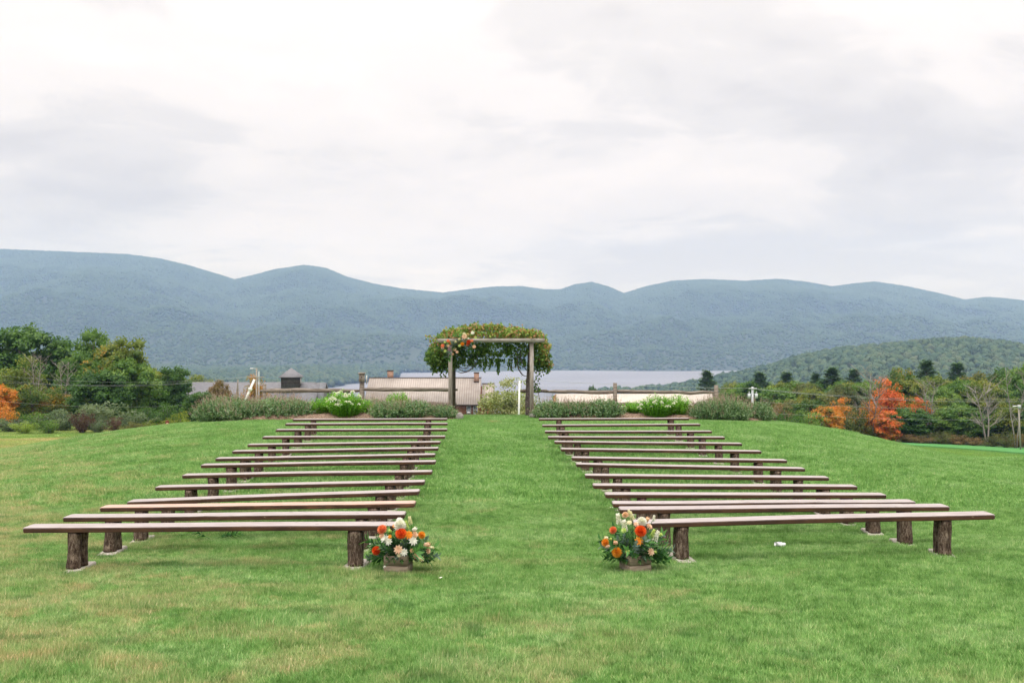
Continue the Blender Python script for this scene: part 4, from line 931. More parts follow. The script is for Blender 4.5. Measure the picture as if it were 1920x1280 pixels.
wire('power line crossing before the lake', at(1000, 712, 92), at(1411, 728, 91.6), 0.15, 0.012)

# ------------------------------------------------------------------ split-rail fence
def fpost(label, x, ytop, Y, w=0.12, parent_group='split-rail fence posts', mat='rail', name='fence_post'):
    pass
YF = 35.0
fence_l = thing('split_rail_fence', 'weathered split-rail fence with wire mesh behind the left flower bed', 'fence', (at(670, 0, YF)[0], YF, h1(at(670, 0, YF)[0], YF)))
fence_r = thing('split_rail_fence', 'weathered split-rail fence with wire mesh behind the right flower bed', 'fence', (at(1170, 0, YF)[0], YF, h1(at(1170, 0, YF)[0], YF)))
def fence_post(f, x, ytop, w=0.13, mat='rail', Y=YF):
    X, _, zt = at(x, ytop, Y); zb = h1(X, Y); O = np.array(f.location); g = G()
    box(g, (0, 0, (zt - zb - 0.3) / 2), (w, w * 0.9, zt - zb + 0.3), jit=0.012, taper=0.86)
    o = g.obj('post', M[mat], f); o.location = (X - O[0], Y - O[1], zb - O[2])
def fence_rail(f, x0, y0, x1, y1, th=0.16, mat='rail', Y=YF):
    O = np.array(f.location); a = np.array(at(x0, y0, Y)); b = np.array(at(x1, y1, Y)); n = 9; t = np.linspace(0, 1, n)[:, None]
    P = (b - a) * t; P[:, 2] += rng.normal(0, 0.008, n); g = G(); rad = th / 2 * np.array([0.6] + [1] * (n - 2) + [0.55]) * (1 + rng.uniform(-0.12, 0.12, n))
    tube(g, P, rad, 6, rough=0.14); o = g.obj('rail', M[mat], f); o.location = tuple(a - O)
for x, yt in ((496, 720), (678.5, 716), (849, 716)): fence_post(fence_l, x, yt, 0.16 if x > 600 else 0.13, 'dark_post' if x == 849 else 'rail')
fence_rail(fence_l, 488, 732.5, 676, 731.5); fence_rail(fence_l, 674, 729.5, 858, 730.5, 0.15)
fence_rail(fence_l, 488, 756, 676, 757); fence_rail(fence_l, 674, 757, 856, 757, 0.17)
for x, yt in ((1153.5, 718), (1342.5, 722)): fence_post(fence_r, x, yt, 0.14)
fence_rail(fence_r, 975, 733, 1030, 733.5, 0.13, 'dark_post'); fence_rail(fence_r, 1024, 733.8, 1156, 735.5, 0.14); fence_rail(fence_r, 1143, 733.5, 1344, 736, 0.14)
fence_rail(fence_r, 1020, 757.5, 1156, 758, 0.14); fence_rail(fence_r, 1150, 758, 1344, 759, 0.14)
for f, x0, x1 in ((fence_l, 490, 850), (fence_r, 1020, 1343)):
    O = np.array(f.location); g = G(); a = at(x0, 0, YF)[0]; b = at(x1, 0, YF)[0]; zt = at(0, 712, YF)[2]; zt = at(0, 732, YF)[2]; zb = at(0, 770, YF)[2]
    n = int((b - a) / 0.10)
    for i in range(n + 1): x = a + (b - a) * i / n; tube(g, [(x - O[0], 0.07, zb - O[2]), (x - O[0], 0.07, zt - O[2])], 0.0016, 3, cap=False)
    for z in np.arange(zb, zt, 0.10): tube(g, [(a - O[0], 0.07, z - O[2]), (b - O[0], 0.07, z - O[2])], 0.0016, 3, cap=False)
    g.obj('wire_mesh', M['wire'], f)['kind'] = 'stuff'
# birdhouse on the fence post
X, _, zb = at(678.5, 716, YF - 0.02); bh = thing('birdhouse', 'weathered wooden birdhouse on top of a fence post', 'birdhouse', (X, YF - 0.02, zb), 0.05)
g = G(); box(g, (0, 0, 0.15), (0.19, 0.17, 0.29)); g.obj('box', M['grey_wood'], bh)
g = G(); box(g, (0, -0.02, 0.315), (0.25, 0.25, 0.035)); g.obj('roof', M['grey_beam'], bh)
g = G(); tube(g, [(0, -0.088, 0.17), (0, -0.092, 0.17)], 0.024, 12); g.obj('entrance_hole', M['dark_trim'], bh)
g = G(); box(g, (0.16, 0.06, 0.08), (0.035, 0.03, 0.30)); g.obj('side_stake', M['white_paint'], bh)

# ------------------------------------------------------------------ arbour
YA = 31.9
def ap_(x, y, Y=YA): return np.array(at(x, y, Y))
ax0, ax1 = ap_(844.3, 0)[0], ap_(997, 0)[0]; zbeam = ap_(0, 638)[2]
arb = thing('arbour', 'weathered grey timber arbour at the end of the aisle', 'arbour', ((ax0 + ax1) / 2, YA, h1((ax0 + ax1) / 2, YA))); AO = np.array(arb.location)
for x in (ax0, ax1):
    zb = h1(x, YA); g = G(); box(g, (0, 0, (zbeam - 0.06 - zb - 0.3) / 2), (0.125, 0.125, zbeam - 0.06 - zb + 0.3), jit=0.004); o = g.obj('front_post', M['grey_wood'], arb); o.location = (x - AO[0], 0, zb - AO[2])
for x in (ax0 + 0.02, ax1 + 0.02):
    zb = h1(x, YA + 1.5); g = G(); box(g, (0, 0, (zbeam - 0.2 - zb - 0.3) / 2), (0.13, 0.13, zbeam - 0.2 - zb + 0.3), jit=0.004); o = g.obj('rear_post', M['dark_post'], arb); o.location = (x - AO[0], 1.5, zb - AO[2])
a, b = ap_(821.5, 638)[0], ap_(1021, 638)[0]
g = G(); box(g, (0, 0, 0), (b - a, 0.10, 0.125), jit=0.006); o = g.obj('front_beam', M['grey_beam'], arb); o.location = ((a + b) / 2 - AO[0], -0.12, zbeam - AO[2])
g = G(); box(g, (0, 0, 0), (b - a, 0.10, 0.125), jit=0.006); o = g.obj('rear_beam', M['grey_beam'], arb); o.location = ((a + b) / 2 - AO[0], 1.62, zbeam - AO[2])
for i in range(6):
    g = G(); box(g, (0, 0, 0), (0.05, 1.62, 0.10), jit=0.003); o = g.obj('rafter', M['grey_wood'], arb); o.location = (a + 0.35 + i * (b - a - 0.7) / 5 - AO[0], 0.75, zbeam - 0.005 - AO[2])
# vine
vine = thing('climbing_vine', 'leafy climbing vine turning yellow and red over the arbour', 'vine', (ax1 + 0.02, YA + 0.75, h1(ax1, YA + 0.75))); VO = np.array(vine.location)
def vfill(g, ells, n, ln, up=0.0, mi=0):
    w_ = np.array([e[6] for e in ells], float); k = rng.choice(len(ells), n, p=w_ / w_.sum()); E = np.array([e[:6] for e in ells], float)[k]
    d = rdir(n) * rng.uniform(0.35, 1.0, (n, 1)) ** 0.5
    x = E[:, 0] + d[:, 0] * E[:, 2]; y = E[:, 1] - d[:, 2] * E[:, 3]; Yd = YA + E[:, 4] + d[:, 1] * E[:, 5]
    P = np.stack([(x - 960) / F * YA, Yd, CAMZ - (y - 640) / F * YA], 1) - VO
    leaves(g, P, rdir(n) + np.array([0, 0, -0.6]), rdir(n) * 0.8 + np.array([0, -0.5, 0.6]), ln * rng.uniform(0.6, 1.3, n), ln * 0.85, mi)
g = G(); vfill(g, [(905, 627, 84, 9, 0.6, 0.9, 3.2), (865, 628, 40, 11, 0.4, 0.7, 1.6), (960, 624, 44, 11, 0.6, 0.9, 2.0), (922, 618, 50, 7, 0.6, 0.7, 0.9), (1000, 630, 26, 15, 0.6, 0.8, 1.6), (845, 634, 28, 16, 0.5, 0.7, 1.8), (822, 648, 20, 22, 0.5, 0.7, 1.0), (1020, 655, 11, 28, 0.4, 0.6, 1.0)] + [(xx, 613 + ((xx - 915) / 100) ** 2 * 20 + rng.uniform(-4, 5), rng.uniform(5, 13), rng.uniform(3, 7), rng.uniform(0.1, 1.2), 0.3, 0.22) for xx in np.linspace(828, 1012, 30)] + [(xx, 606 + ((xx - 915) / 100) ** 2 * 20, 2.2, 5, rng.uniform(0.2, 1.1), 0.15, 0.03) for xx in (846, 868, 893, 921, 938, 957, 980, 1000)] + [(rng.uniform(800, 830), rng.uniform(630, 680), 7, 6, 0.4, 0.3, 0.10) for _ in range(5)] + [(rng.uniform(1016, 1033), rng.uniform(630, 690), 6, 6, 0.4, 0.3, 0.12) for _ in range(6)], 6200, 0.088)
g.obj('upper_foliage', LM['vine_top'], vine)  # upper leaves, yellow-green turning red
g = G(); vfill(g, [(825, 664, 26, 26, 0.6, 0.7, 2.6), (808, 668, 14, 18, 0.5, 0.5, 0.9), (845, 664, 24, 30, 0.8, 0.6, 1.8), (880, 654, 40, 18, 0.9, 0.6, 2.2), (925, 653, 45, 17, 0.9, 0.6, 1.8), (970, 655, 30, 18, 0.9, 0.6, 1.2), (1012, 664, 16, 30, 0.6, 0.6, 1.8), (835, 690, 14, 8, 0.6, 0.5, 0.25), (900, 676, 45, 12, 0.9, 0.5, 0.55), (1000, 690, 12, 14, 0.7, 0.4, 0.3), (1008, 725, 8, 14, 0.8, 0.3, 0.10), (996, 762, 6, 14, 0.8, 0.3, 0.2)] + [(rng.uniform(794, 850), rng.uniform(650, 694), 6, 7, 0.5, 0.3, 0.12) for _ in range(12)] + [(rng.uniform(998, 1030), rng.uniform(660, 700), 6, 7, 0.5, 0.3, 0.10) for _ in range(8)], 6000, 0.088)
g.obj('lower_foliage', LM['vine_dark'], vine)  # lower leaves, a darker green
g = G(); px_, = (None,),
for i in range(46):
    x = rng.uniform(862, 992); y0 = 672; ln = rng.uniform(8, 34) * (1 - abs(x - 925) / 110); n = max(4, int(ln * 0.9)); yy = np.linspace(y0, y0 + ln, n)
    P = np.stack([(x + rng.normal(0, 1.2, n) - 960) / F * YA, YA + 0.8 + rng.normal(0, 0.1, n) + rng.uniform(-0.3, 0.3), CAMZ - (yy - 640) / F * YA], 1) - VO
    leaves(g, P, rdir(n) * 0.5 + np.array([0, 0, -1.0]), rdir(n) * 0.6 + np.array([0, -1, 0.2]), 0.085, 0.05); tube(g, P, 0.006, 3)
for (x0, y0, n0) in ((812, 690, 10), (826, 696, 14), (836, 694, 8), (1010, 700, 10), (1016, 694, 8)):
    yy = np.linspace(y0 - 10, y0 + 10, n0); P = np.stack([(x0 + rng.normal(0, 2.5, n0) - 960) / F * YA, YA + 0.5 + rng.normal(0, 0.1, n0), CAMZ - (yy - 640) / F * YA], 1) - VO
    leaves(g, P, rdir(n0) * 0.5 + np.array([0, 0, -1.0]), rdir(n0) * 0.6 + np.array([0, -1, 0.2]), 0.09, 0.06)
g.obj('hanging_shoots', LM['vine_dark'], vine)['kind'] = 'stuff'
def vstem(pp, r):
    P = np.array([ap_(x, y, YA + dy) for x, y, dy in pp]) - VO; t = np.linspace(0, len(P) - 1, len(P) * 4); Q = np.stack([np.interp(t, range(len(P)), P[:, k]) for k in range(3)], 1)
    for _ in range(2): Q[1:-1] = (Q[:-2] + Q[1:-1] * 2 + Q[2:]) / 4
    g = G(); tube(g, Q, r, 6, rough=0.12); g.obj('stem', M['vine_stem'], vine, True)
vstem([(992, 782, 0.75), (991, 750, 0.75), (992, 715, 0.75), (993, 690, 0.7), (994, 660, 0.7), (996, 636, 0.7)], np.linspace(0.13, 0.07, 24))
vstem([(994, 706, 0.65), (980, 704, 0.6), (971, 690, 0.6), (969, 670, 0.6), (972, 648, 0.6)], 0.022)
vstem([(994, 700, 0.65), (984, 690, 0.6), (976, 672, 0.6), (975, 650, 0.6)], 0.018)
vstem([(850, 690, 0.6), (862, 700, 0.6), (880, 696, 0.6), (892, 682, 0.6), (896, 660, 0.6)], 0.016)
vstem([(852, 684, 0.6), (870, 692, 0.6), (884, 684, 0.6), (890, 668, 0.6)], 0.013)
vstem([(848, 680, 0.6), (858, 690, 0.6), (872, 698, 0.6), (884, 690, 0.6)], 0.012)
vstem([(950, 684, 0.6), (962, 690, 0.6), (970, 684, 0.6)], 0.012)
vstem([(986, 752, 0.4), (994, 758, 0.3), (998, 762, 0.2)], 0.018)
vstem([(1002, 716, 0.6), (1008, 730, 0.6), (1012, 750, 0.6)], 0.010)

# ------------------------------------------------------------------ blooms
BLOOM = {}
def bloom(kind, col):
    """unit-radius flower heads facing +z"""
    key = (kind, col)
    if key in BLOOM: return BLOOM[key]
    g = G()
    if kind == 'dahlia':
        n = 90; i = np.arange(n); ph = np.arccos(1 - 1.25 * (i + 0.5) / n); th = i * 2.39996
        d = np.stack([np.sin(ph) * np.cos(th), np.sin(ph) * np.sin(th), np.cos(ph)], 1)
        leaves(g, d * 0.45, d + np.array([0, 0, 0.15]), np.array([[0, 0, 1.0]]) - d * 0.3 + 1e-3, 0.58, 0.34, fold=0.35)
        V, P = ico(2); g.add(V * 0.55, P, 0, 0.1)
    elif kind == 'open':
        for ring, (n, tilt, ln) in enumerate(((9, 0.25, 1.0), (8, 0.6, 0.82), (7, 1.0, 0.6), (5, 1.5, 0.42))):
            th = np.arange(n) * 2 * PI / n + ring; d = np.stack([np.cos(th), np.sin(th), np.full(n, tilt)], 1); d /= np.linalg.norm(d, axis=1, keepdims=True)
            leaves(g, d * 0.08, d, np.array([[0, 0, 1.0]]) - d * 0.5, ln, 0.62, fold=0.3)
        V, P = ico(1); g.add(V * 0.16 + np.array([0, 0, 0.12]), P, 0, 0.0)
    elif kind == 'bud':
        V, P = ico(2); V = V * np.array([0.62, 0.62, 1.0]); V[:, :2] *= (1.1 - 0.4 * V[:, 2:]); g.add(V, P)
        n = 7; th = np.arange(n) * 2 * PI / n; d = np.stack([np.cos(th) * 0.4, np.sin(th) * 0.4, np.full(n, 1.0)], 1); leaves(g, d * np.array([1, 1, -0.6]) , d * np.array([0.4, 0.4, 1]), np.stack([np.cos(th), np.sin(th), 0 * th], 1), 1.7, 0.8, fold=-0.2)
    elif kind == 'spike':
        n = 60; z = np.linspace(-1.3, 1.6, n); th = np.arange(n) * 2.4; r = 0.45 * (1 - (z + 1.3) / 4.0)
        P = np.stack([np.cos(th) * r, np.sin(th) * r, z], 1); d = np.stack([np.cos(th), np.sin(th), np.full(n, 0.4)], 1); leaves(g, P, d, rdir(n), 0.5, 0.5, fold=0.3)
        tube(g, [(0, 0, -1.6), (0, 0, 1.4)], 0.12, 5)
    BLOOM[key] = g.mesh('bloom', LM['petal_' + col], kind in ('bud',)); return BLOOM[key]
def put_bloom(parent, PO, name, kind, col, p, r, face):
    o = bpy.data.objects.new(name, bloom(kind, col)); link(o, parent); o.location = tuple(np.array(p) - PO); o.scale = (r, r, r)
    o.rotation_euler = Vector(face).to_track_quat('Z', 'Y').to_euler(); return o

SPR = {}
def sprig_mesh(kind, k):
    key = (kind, k)
    if key in SPR: return SPR[key]
    g = G(); n = 16; pts = limb_path((0, 0, 0), (0, 0, 1), 1.0, 8, 0, 0.07); tube(g, pts, np.linspace(0.014, 0.005, 9), 4)
    t = np.linspace(0.25, 1.0, n); P = np.stack([np.interp(t * 8, range(9), pts[:, j]) for j in range(3)], 1); a = np.arange(n) * 2.6
    if kind == 'broad': ln, wd = 0.34, 0.12
    elif kind == 'round': ln, wd = 0.22, 0.13
    else: ln, wd = 0.30, 0.055
    d = np.stack([np.cos(a), np.sin(a), np.full(n, 0.9)], 1); leaves(g, P, d, np.stack([-np.cos(a) * 0.5, -np.sin(a) * 0.5, np.full(n, 1.0)], 1), ln * rng.uniform(0.75, 1.15, n), wd, fold=0.15)
    SPR[key] = g.mesh('leaf_sprig', LM['bouquet_grey' if kind == 'round' else 'bouquet']); return SPR[key]
def arrangement(label, xbox, ybase, blooms, seedr, span):
    Y = 9.35
    for _ in range(8): X = (xbox - 960) / F * Y; Y = F * (CAMZ - h1(X, Y)) / (ybase - 640)
    z0 = h1(X, Y); S = Y / F
    t = thing('flower_arrangement', label, 'flowers', (X, Y, z0), 0.0, 'flower boxes at the aisle entrance'); O = np.array(t.location)
    # wooden crate: four boards a side on a base
    W_, Hc = 0.225, 0.185; cr = bpy.data.objects.new('crate', None); link(cr, t); cr.rotation_euler = (0, 0, 0.35 if xbox > 960 else -0.12)
    for s_ in (-1, 1):
        for k in range(2):
            g = G(); box(g, (0, s_ * (W_ / 2 - 0.007), 0.004 + Hc * (0.25 + 0.5 * k)), (W_, 0.014, Hc / 2 - 0.004), jit=0.001); g.obj('board', M['crate'], cr)
            g = G(); box(g, (s_ * (W_ / 2 - 0.007), 0, 0.004 + Hc * (0.25 + 0.5 * k)), (0.014, W_ - 0.032, Hc / 2 - 0.004), jit=0.001); g.obj('board', M['crate'], cr)
    g = G(); box(g, (0, 0, 0.012), (W_ - 0.03, W_ - 0.03, 0.014)); g.obj('crate_base', M['crate'], cr)
    g = G(); box(g, (0, 0, Hc - 0.04), (W_ - 0.035, W_ - 0.035, 0.05)); g.obj('moss', LM['bouquet'], cr)
    r = random.Random(seedr); c0 = np.array([0, 0, Hc - 0.02])
    for i in range(96):
        a = r.uniform(0, 2 * PI); el = r.uniform(-0.28, 1.25) if i % 3 else r.uniform(-0.45, 0.25); ln = span * r.uniform(0.62, 1.0) * (1.0 if el < 0.5 else 0.9)
        d = Vector((math.cos(a) * math.cos(el) * 1.15, math.sin(a) * math.cos(el) * 0.8, math.sin(el) * 0.95))
        if i < 8: d = Vector((r.choice((-1, 1)) * 1.0, r.uniform(-0.5, 0.3), r.uniform(-0.22, 0.3)))
        if i >= 8 and el < 0.1: ln *= 0.8
        if d.y < -0.15 and el < 0.25: ln *= 0.45
        o = bpy.data.objects.new('leaf_sprig', sprig_mesh(r.choice(('broad', 'broad', 'thin', 'round')), r.randint(0, 2))); link(o, t)
        o.location = tuple(c0 + np.array([d.x, d.y, 0]) * 0.05); o.rotation_euler = d.to_track_quat('Z', 'Y').to_euler(); o.scale = (ln, ln, ln)
    for (x, y, rp, kind, col) in blooms:
        # depth: blooms sit on the front of a rounded mass
        dx = (x - xbox) * S; dz = (ybase - y) * S - Hc; q = 1 - (dx / (span * 1.05)) ** 2 - (dz / (span * 1.02)) ** 2
        dep = -0.62 * span * math.sqrt(max(0.03, q)); Yb_ = Y + dep
        p = np.array([(x - 960) / F * Yb_, Yb_, CAMZ - (y - 640) / F * Yb_]); f = (dx * 1.6, dep * 1.6 - 0.12, dz * 0.8 + 0.10)
        nm = {'dahlia': 'dahlia', 'open': 'open_bloom', 'bud': 'bud', 'spike': 'flower_spike'}[kind]
        if kind == 'spike': f = (dx * 0.6 + r.uniform(-0.15, 0.05), -0.05, 0.35)
        put_bloom(t, O, nm, kind, col, p, rp * S * (1.12 if kind != 'spike' else 1.0), f)
        # its stem
        g = G(); e = p - O; s0 = c0; m = (e + s0) / 2 + np.array([0, 0.02, 0.03]); tube(g, [s0, m, e + np.array([0, 0.01, -0.005])], 0.003, 4); g.obj('stalk', LM['bouquet'], t)
    return t, X, Y
LEFT_BLOOMS = [(717, 993, 9, 'dahlia', 'coral'), (750, 985, 11, 'dahlia', 'white'), (752, 1000, 10, 'dahlia', 'red'), (766, 1003, 8, 'open', 'orange'), (790, 1003, 7, 'dahlia', 'orange'), (749, 975, 6, 'open', 'white'),
 (722, 1010, 8, 'open', 'white'), (729, 1015, 7, 'open', 'white'), (706, 1032, 8, 'dahlia', 'red'), (774, 1014, 8, 'open', 'white'), (747, 1030, 8, 'open', 'peach'), (757, 1035, 7, 'open', 'white'), (777, 992, 5, 'bud', 'white'), (778, 1002, 6, 'open', 'peach'),
 (800, 1021, 6, 'bud', 'peach'), (802, 1032, 6, 'open', 'peach'), (810, 1026, 3.5, 'bud', 'cream'), (772, 1032, 4, 'open', 'peach'), (779, 1041, 6, 'open', 'peach'), (788, 1047, 6, 'bud', 'cream'), (762, 984, 5, 'spike', 'lime'), (769, 976, 5, 'spike', 'cream'),
 (731, 995, 4, 'bud', 'lime'), (740, 986, 4, 'open', 'orange'), (716, 1004, 6, 'open', 'peach'), (721, 1062, 2.4, 'bud', 'white'), (723, 1081, 3, 'bud', 'lime'), (731, 1006, 4, 'open', 'orange'), (748, 1040, 4, 'open', 'cream')]
RIGHT_BLOOMS = [(1160, 974, 7, 'spike', 'white'), (1171, 986, 7, 'spike', 'white'), (1173, 966, 6.5, 'dahlia', 'peach'), (1150, 994, 7, 'dahlia', 'coral'), (1201, 996, 10.5, 'dahlia', 'red'), (1198, 1014, 8, 'open', 'orange'), (1136, 1017, 7.5, 'dahlia', 'orange'),
 (1157, 1035, 9, 'dahlia', 'orange'), (1154, 1017, 5, 'bud', 'peach'), (1140, 1024, 4.5, 'bud', 'peach'), (1137, 1008, 4, 'bud', 'cream'), (1177, 1034, 4.5, 'open', 'lime'), (1220, 1034, 7, 'open', 'peach'), (1228, 1034, 3, 'bud', 'lime'),
 (1203, 978, 9, 'dahlia', 'white'), (1213, 974, 5, 'bud', 'peach'), (1217, 987, 6, 'open', 'peach'), (1193, 983, 5, 'open', 'peach'), (1180, 980, 5, 'open', 'cream'), (1184, 968, 6, 'spike', 'cream'), (1230, 1006, 7, 'spike', 'white'), (1238, 1002, 4, 'bud', 'lime'),
 (1170, 994, 5, 'open', 'lime'), (1226, 972, 4, 'spike', 'white'), (1180, 962, 4, 'spike', 'cream'), (1146, 1010, 3, 'bud', 'lime'), (1224, 1000, 5, 'spike', 'lime')]
_, AX1, AY1 = arrangement('wooden box of coral, white and orange blooms beside the left front bench', 747, 1075, LEFT_BLOOMS, 3, 0.33)
_, AX2, AY2 = arrangement('wooden box of orange, scarlet and white blooms beside the right front bench', 1191, 1074, RIGHT_BLOOMS, 4, 0.34)
# spray on the arbour
gar = thing('flower_spray', 'spray of orange, peach and white flowers tied to the arbour beam', 'flowers', tuple(ap_(848, 642, YA - 0.2))); GO = np.array(gar.location)
for (x, y, rp, kind, col) in [(886, 624, 3.2, 'open', 'white'), (871, 631, 5, 'open', 'peach'), (870, 626, 3, 'open', 'cream'), (879, 641, 4, 'dahlia', 'red'), (877, 646, 3, 'dahlia', 'coral'), (867, 645, 3.4, 'dahlia', 'orange'), (854, 641, 3.2, 'bud', 'cream'), (843, 643, 3, 'dahlia', 'orange'),
    (840, 639, 3, 'open', 'coral'), (830, 648, 3.4, 'open', 'coral'), (830, 652, 3, 'open', 'peach'), (844, 655, 4.4, 'dahlia', 'mauve'), (852, 655, 3.4, 'open', 'peach'), (840, 648, 3, 'open', 'peach'), (861, 636, 3, 'bud', 'cream'), (889, 650, 3.4, 'open', 'peach'), (878, 635, 2.6, 'bud', 'white'),
    (835, 658, 3, 'open', 'lime'), (857, 660, 2.8, 'open', 'peach'), (885, 639, 2.8, 'open', 'coral'), (834, 642, 2.6, 'bud', 'lime'), (862, 648, 2.8, 'open', 'lime'), (849, 664, 2.5, 'bud', 'peach'), (892, 633, 2.6, 'open', 'lime')]:
    p = ap_(x, y, YA - 0.42 + rng.uniform(-0.05, 0.05)); nm = {'dahlia': 'dahlia', 'open': 'open_bloom', 'bud': 'bud'}[kind]; put_bloom(gar, GO, nm, kind, col, p, rp * YA / F * 1.15, (rng.uniform(-0.3, 0.3), -1, 0.3))
for i in range(30):
    x, y = (rng.uniform(828, 892), rng.uniform(628, 656)) if i < 22 else (rng.uniform(838, 850), rng.uniform(655, 672)); o = bpy.data.objects.new('leaf_sprig', sprig_mesh(('broad', 'round')[i % 2], i % 3)); link(o, gar)
    o.location = tuple(ap_(x, y, YA - 0.30) - GO); dd = Vector((rng.uniform(-1, 1), -0.5, rng.uniform(-0.9, 0.5))); o.rotation_euler = dd.to_track_quat('Z', 'Y').to_euler(); o.scale = (0.26, 0.26, 0.26)

# ------------------------------------------------------------------ benches
def plank_mesh(mat, seed, chip=None):
    r = random.Random(seed); bm = bmesh.new(); nx = 24; c = 0.030
    # outline with clipped corners, then thickness; a slight bow along the length
    xs = [-BL / 2 + c * 0] + [-BL / 2 + BL * i / nx for i in range(1, nx)] + [BL / 2]
    bow = r.uniform(-0.006, 0.008); wv = r.uniform(-0.004, 0.004)
    def zb(x): return -bow * (1 - (2 * x / BL) ** 2) + wv * math.sin(x * 2.3 + seed)
    out = [(x, 0.0) for x in xs]; out[0] = (-BL / 2 + c * r.uniform(0.3, 0.8), 0.0); out[-1] = (BL / 2 - c * r.uniform(0.3, 0.8), 0.0)
    back = [(x, BD) for x in reversed(xs)]; back[0] = (BL / 2 - c * r.uniform(0.3, 1.5), BD); back[-1] = (-BL / 2 + c * r.uniform(0.3, 1.5), BD)
    pl = out + [(BL / 2, c)] + [(BL / 2, BD - c)] + back + [(-BL / 2, BD - c), (-BL / 2, c)]
    if chip: # a knocked-out notch in the front edge
        pl = [(x, 0.022 if abs(x - chip) < 0.09 else y) if y == 0.0 else (x, y) for x, y in pl]
    n = len(pl); V = [(x, y, zb(x)) for x, y in pl] + [(x, y, zb(x) - BT) for x, y in pl]
    vs_ = [bm.verts.new(v) for v in V]
    # cap strips: pair outline front and back points
    nf = len(out)
    for k in range(nf - 1):
        a, b_ = k, k + 1; d_, e_ = nf + 2 + (nf - 1 - k), nf + 2 + (nf - 1 - (k + 1))
        bm.faces.new((vs_[a], vs_[b_], vs_[e_], vs_[d_])); bm.faces.new((vs_[n + b_], vs_[n + a], vs_[n + d_], vs_[n + e_]))
    bm.faces.new((vs_[nf - 1], vs_[nf], vs_[nf + 1], vs_[nf + 2])); bm.faces.new((vs_[n + nf + 2], vs_[n + nf + 1], vs_[n + nf], vs_[n + nf - 1]))
    l0 = n - 3; bm.faces.new((vs_[l0], vs_[n - 2], vs_[n - 1], vs_[0])); bm.faces.new((vs_[n], vs_[n + n - 1], vs_[n + n - 2], vs_[n + l0]))
    for k in range(n): k2 = (k + 1) % n; bm.faces.new((vs_[k2], vs_[k], vs_[n + k], vs_[n + k2]))
    bmesh.ops.recalc_face_normals(bm, faces=bm.faces)
    bmesh.ops.bevel(bm, geom=[e for e in bm.edges if e.calc_face_angle(0) > 1.0], offset=0.006, segments=2, affect='EDGES')
    me = bpy.data.meshes.new('seat'); bm.to_mesh(me); bm.free(); me.materials.append(mat); return me
def log_mesh(seed):
    r = np.random.default_rng(seed); g = G(); ns, nz = 20, 14; a = np.arange(ns) * 2 * PI / ns; R0 = 0.058 + r.uniform(0, 0.010)
    prof = 1 + 0.05 * np.sin(a * 2 + r.uniform(0, 6)) + 0.03 * np.sin(a * 5 + r.uniform(0, 6)) + r.uniform(-0.025, 0.025, ns)
    V = []
    for i in range(nz):
        f = i / (nz - 1); rr = R0 * prof * (1 + 0.03 * math.sin(f * 7 + seed) + r.uniform(-0.012, 0.012, ns)) * (1.05 - 0.07 * f)
        V.append(np.stack([rr * np.cos(a) + 0.004 * math.sin(f * 5 + seed), rr * np.sin(a), np.full(ns, f)], 1))
    V = np.concatenate(V); P = np.array([[i * ns + k, i * ns + (k + 1) % ns, (i + 1) * ns + (k + 1) % ns, (i + 1) * ns + k] for i in range(nz - 1) for k in range(ns)])
    g.add(V, [P, np.array([list(range(ns))[::-1]]), np.array([[(nz - 1) * ns + k for k in range(ns)]])]); return g.mesh('leg', M['log'], True)
def pad_mesh(seed):
    r = random.Random(seed); bm = bmesh.new(); bmesh.ops.create_cube(bm, size=1)
    for v in bm.verts: v.co = Vector((v.co.x * 0.19 + r.uniform(-0.008, 0.008), v.co.y * 0.50 + r.uniform(-0.01, 0.01), v.co.z * 0.12 - 0.06 + 0.0))
    bmesh.ops.bevel(bm, geom=list(bm.edges), offset=0.008, segments=2, affect='EDGES'); me = bpy.data.meshes.new('footing'); bm.to_mesh(me); bm.free(); me.materials.append(M['concrete']); return me
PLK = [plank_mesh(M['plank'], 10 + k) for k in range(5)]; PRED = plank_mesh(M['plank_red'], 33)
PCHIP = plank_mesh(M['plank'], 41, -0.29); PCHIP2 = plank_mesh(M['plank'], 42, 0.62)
LOGS = [log_mesh(k) for k in range(6)]; PADS = [pad_mesh(k) for k in range(3)]
PADPOS = []
ordn = ['front', 'second from front', 'third from front', 'fourth from front', 'fifth from front', 'sixth from front', 'seventh from front', 'seventh from the arbour', 'sixth from the arbour',
        'fifth from the arbour', 'fourth from the arbour', 'third from the arbour', 'second from the arbour', 'nearest the arbour']
extra = {('left', 0): 'front brown plank bench left of the aisle, flower box at its inner end', ('right', 0): 'front brown plank bench right of the aisle, flower box at its inner end',
         ('left', 1): 'brown plank bench with a chipped front edge, second from front left of the aisle', ('left', 2): 'redder brown plank bench, third from front left of the aisle',
         ('right', 2): 'brown plank bench with a small notched edge, third from front right of the aisle'}
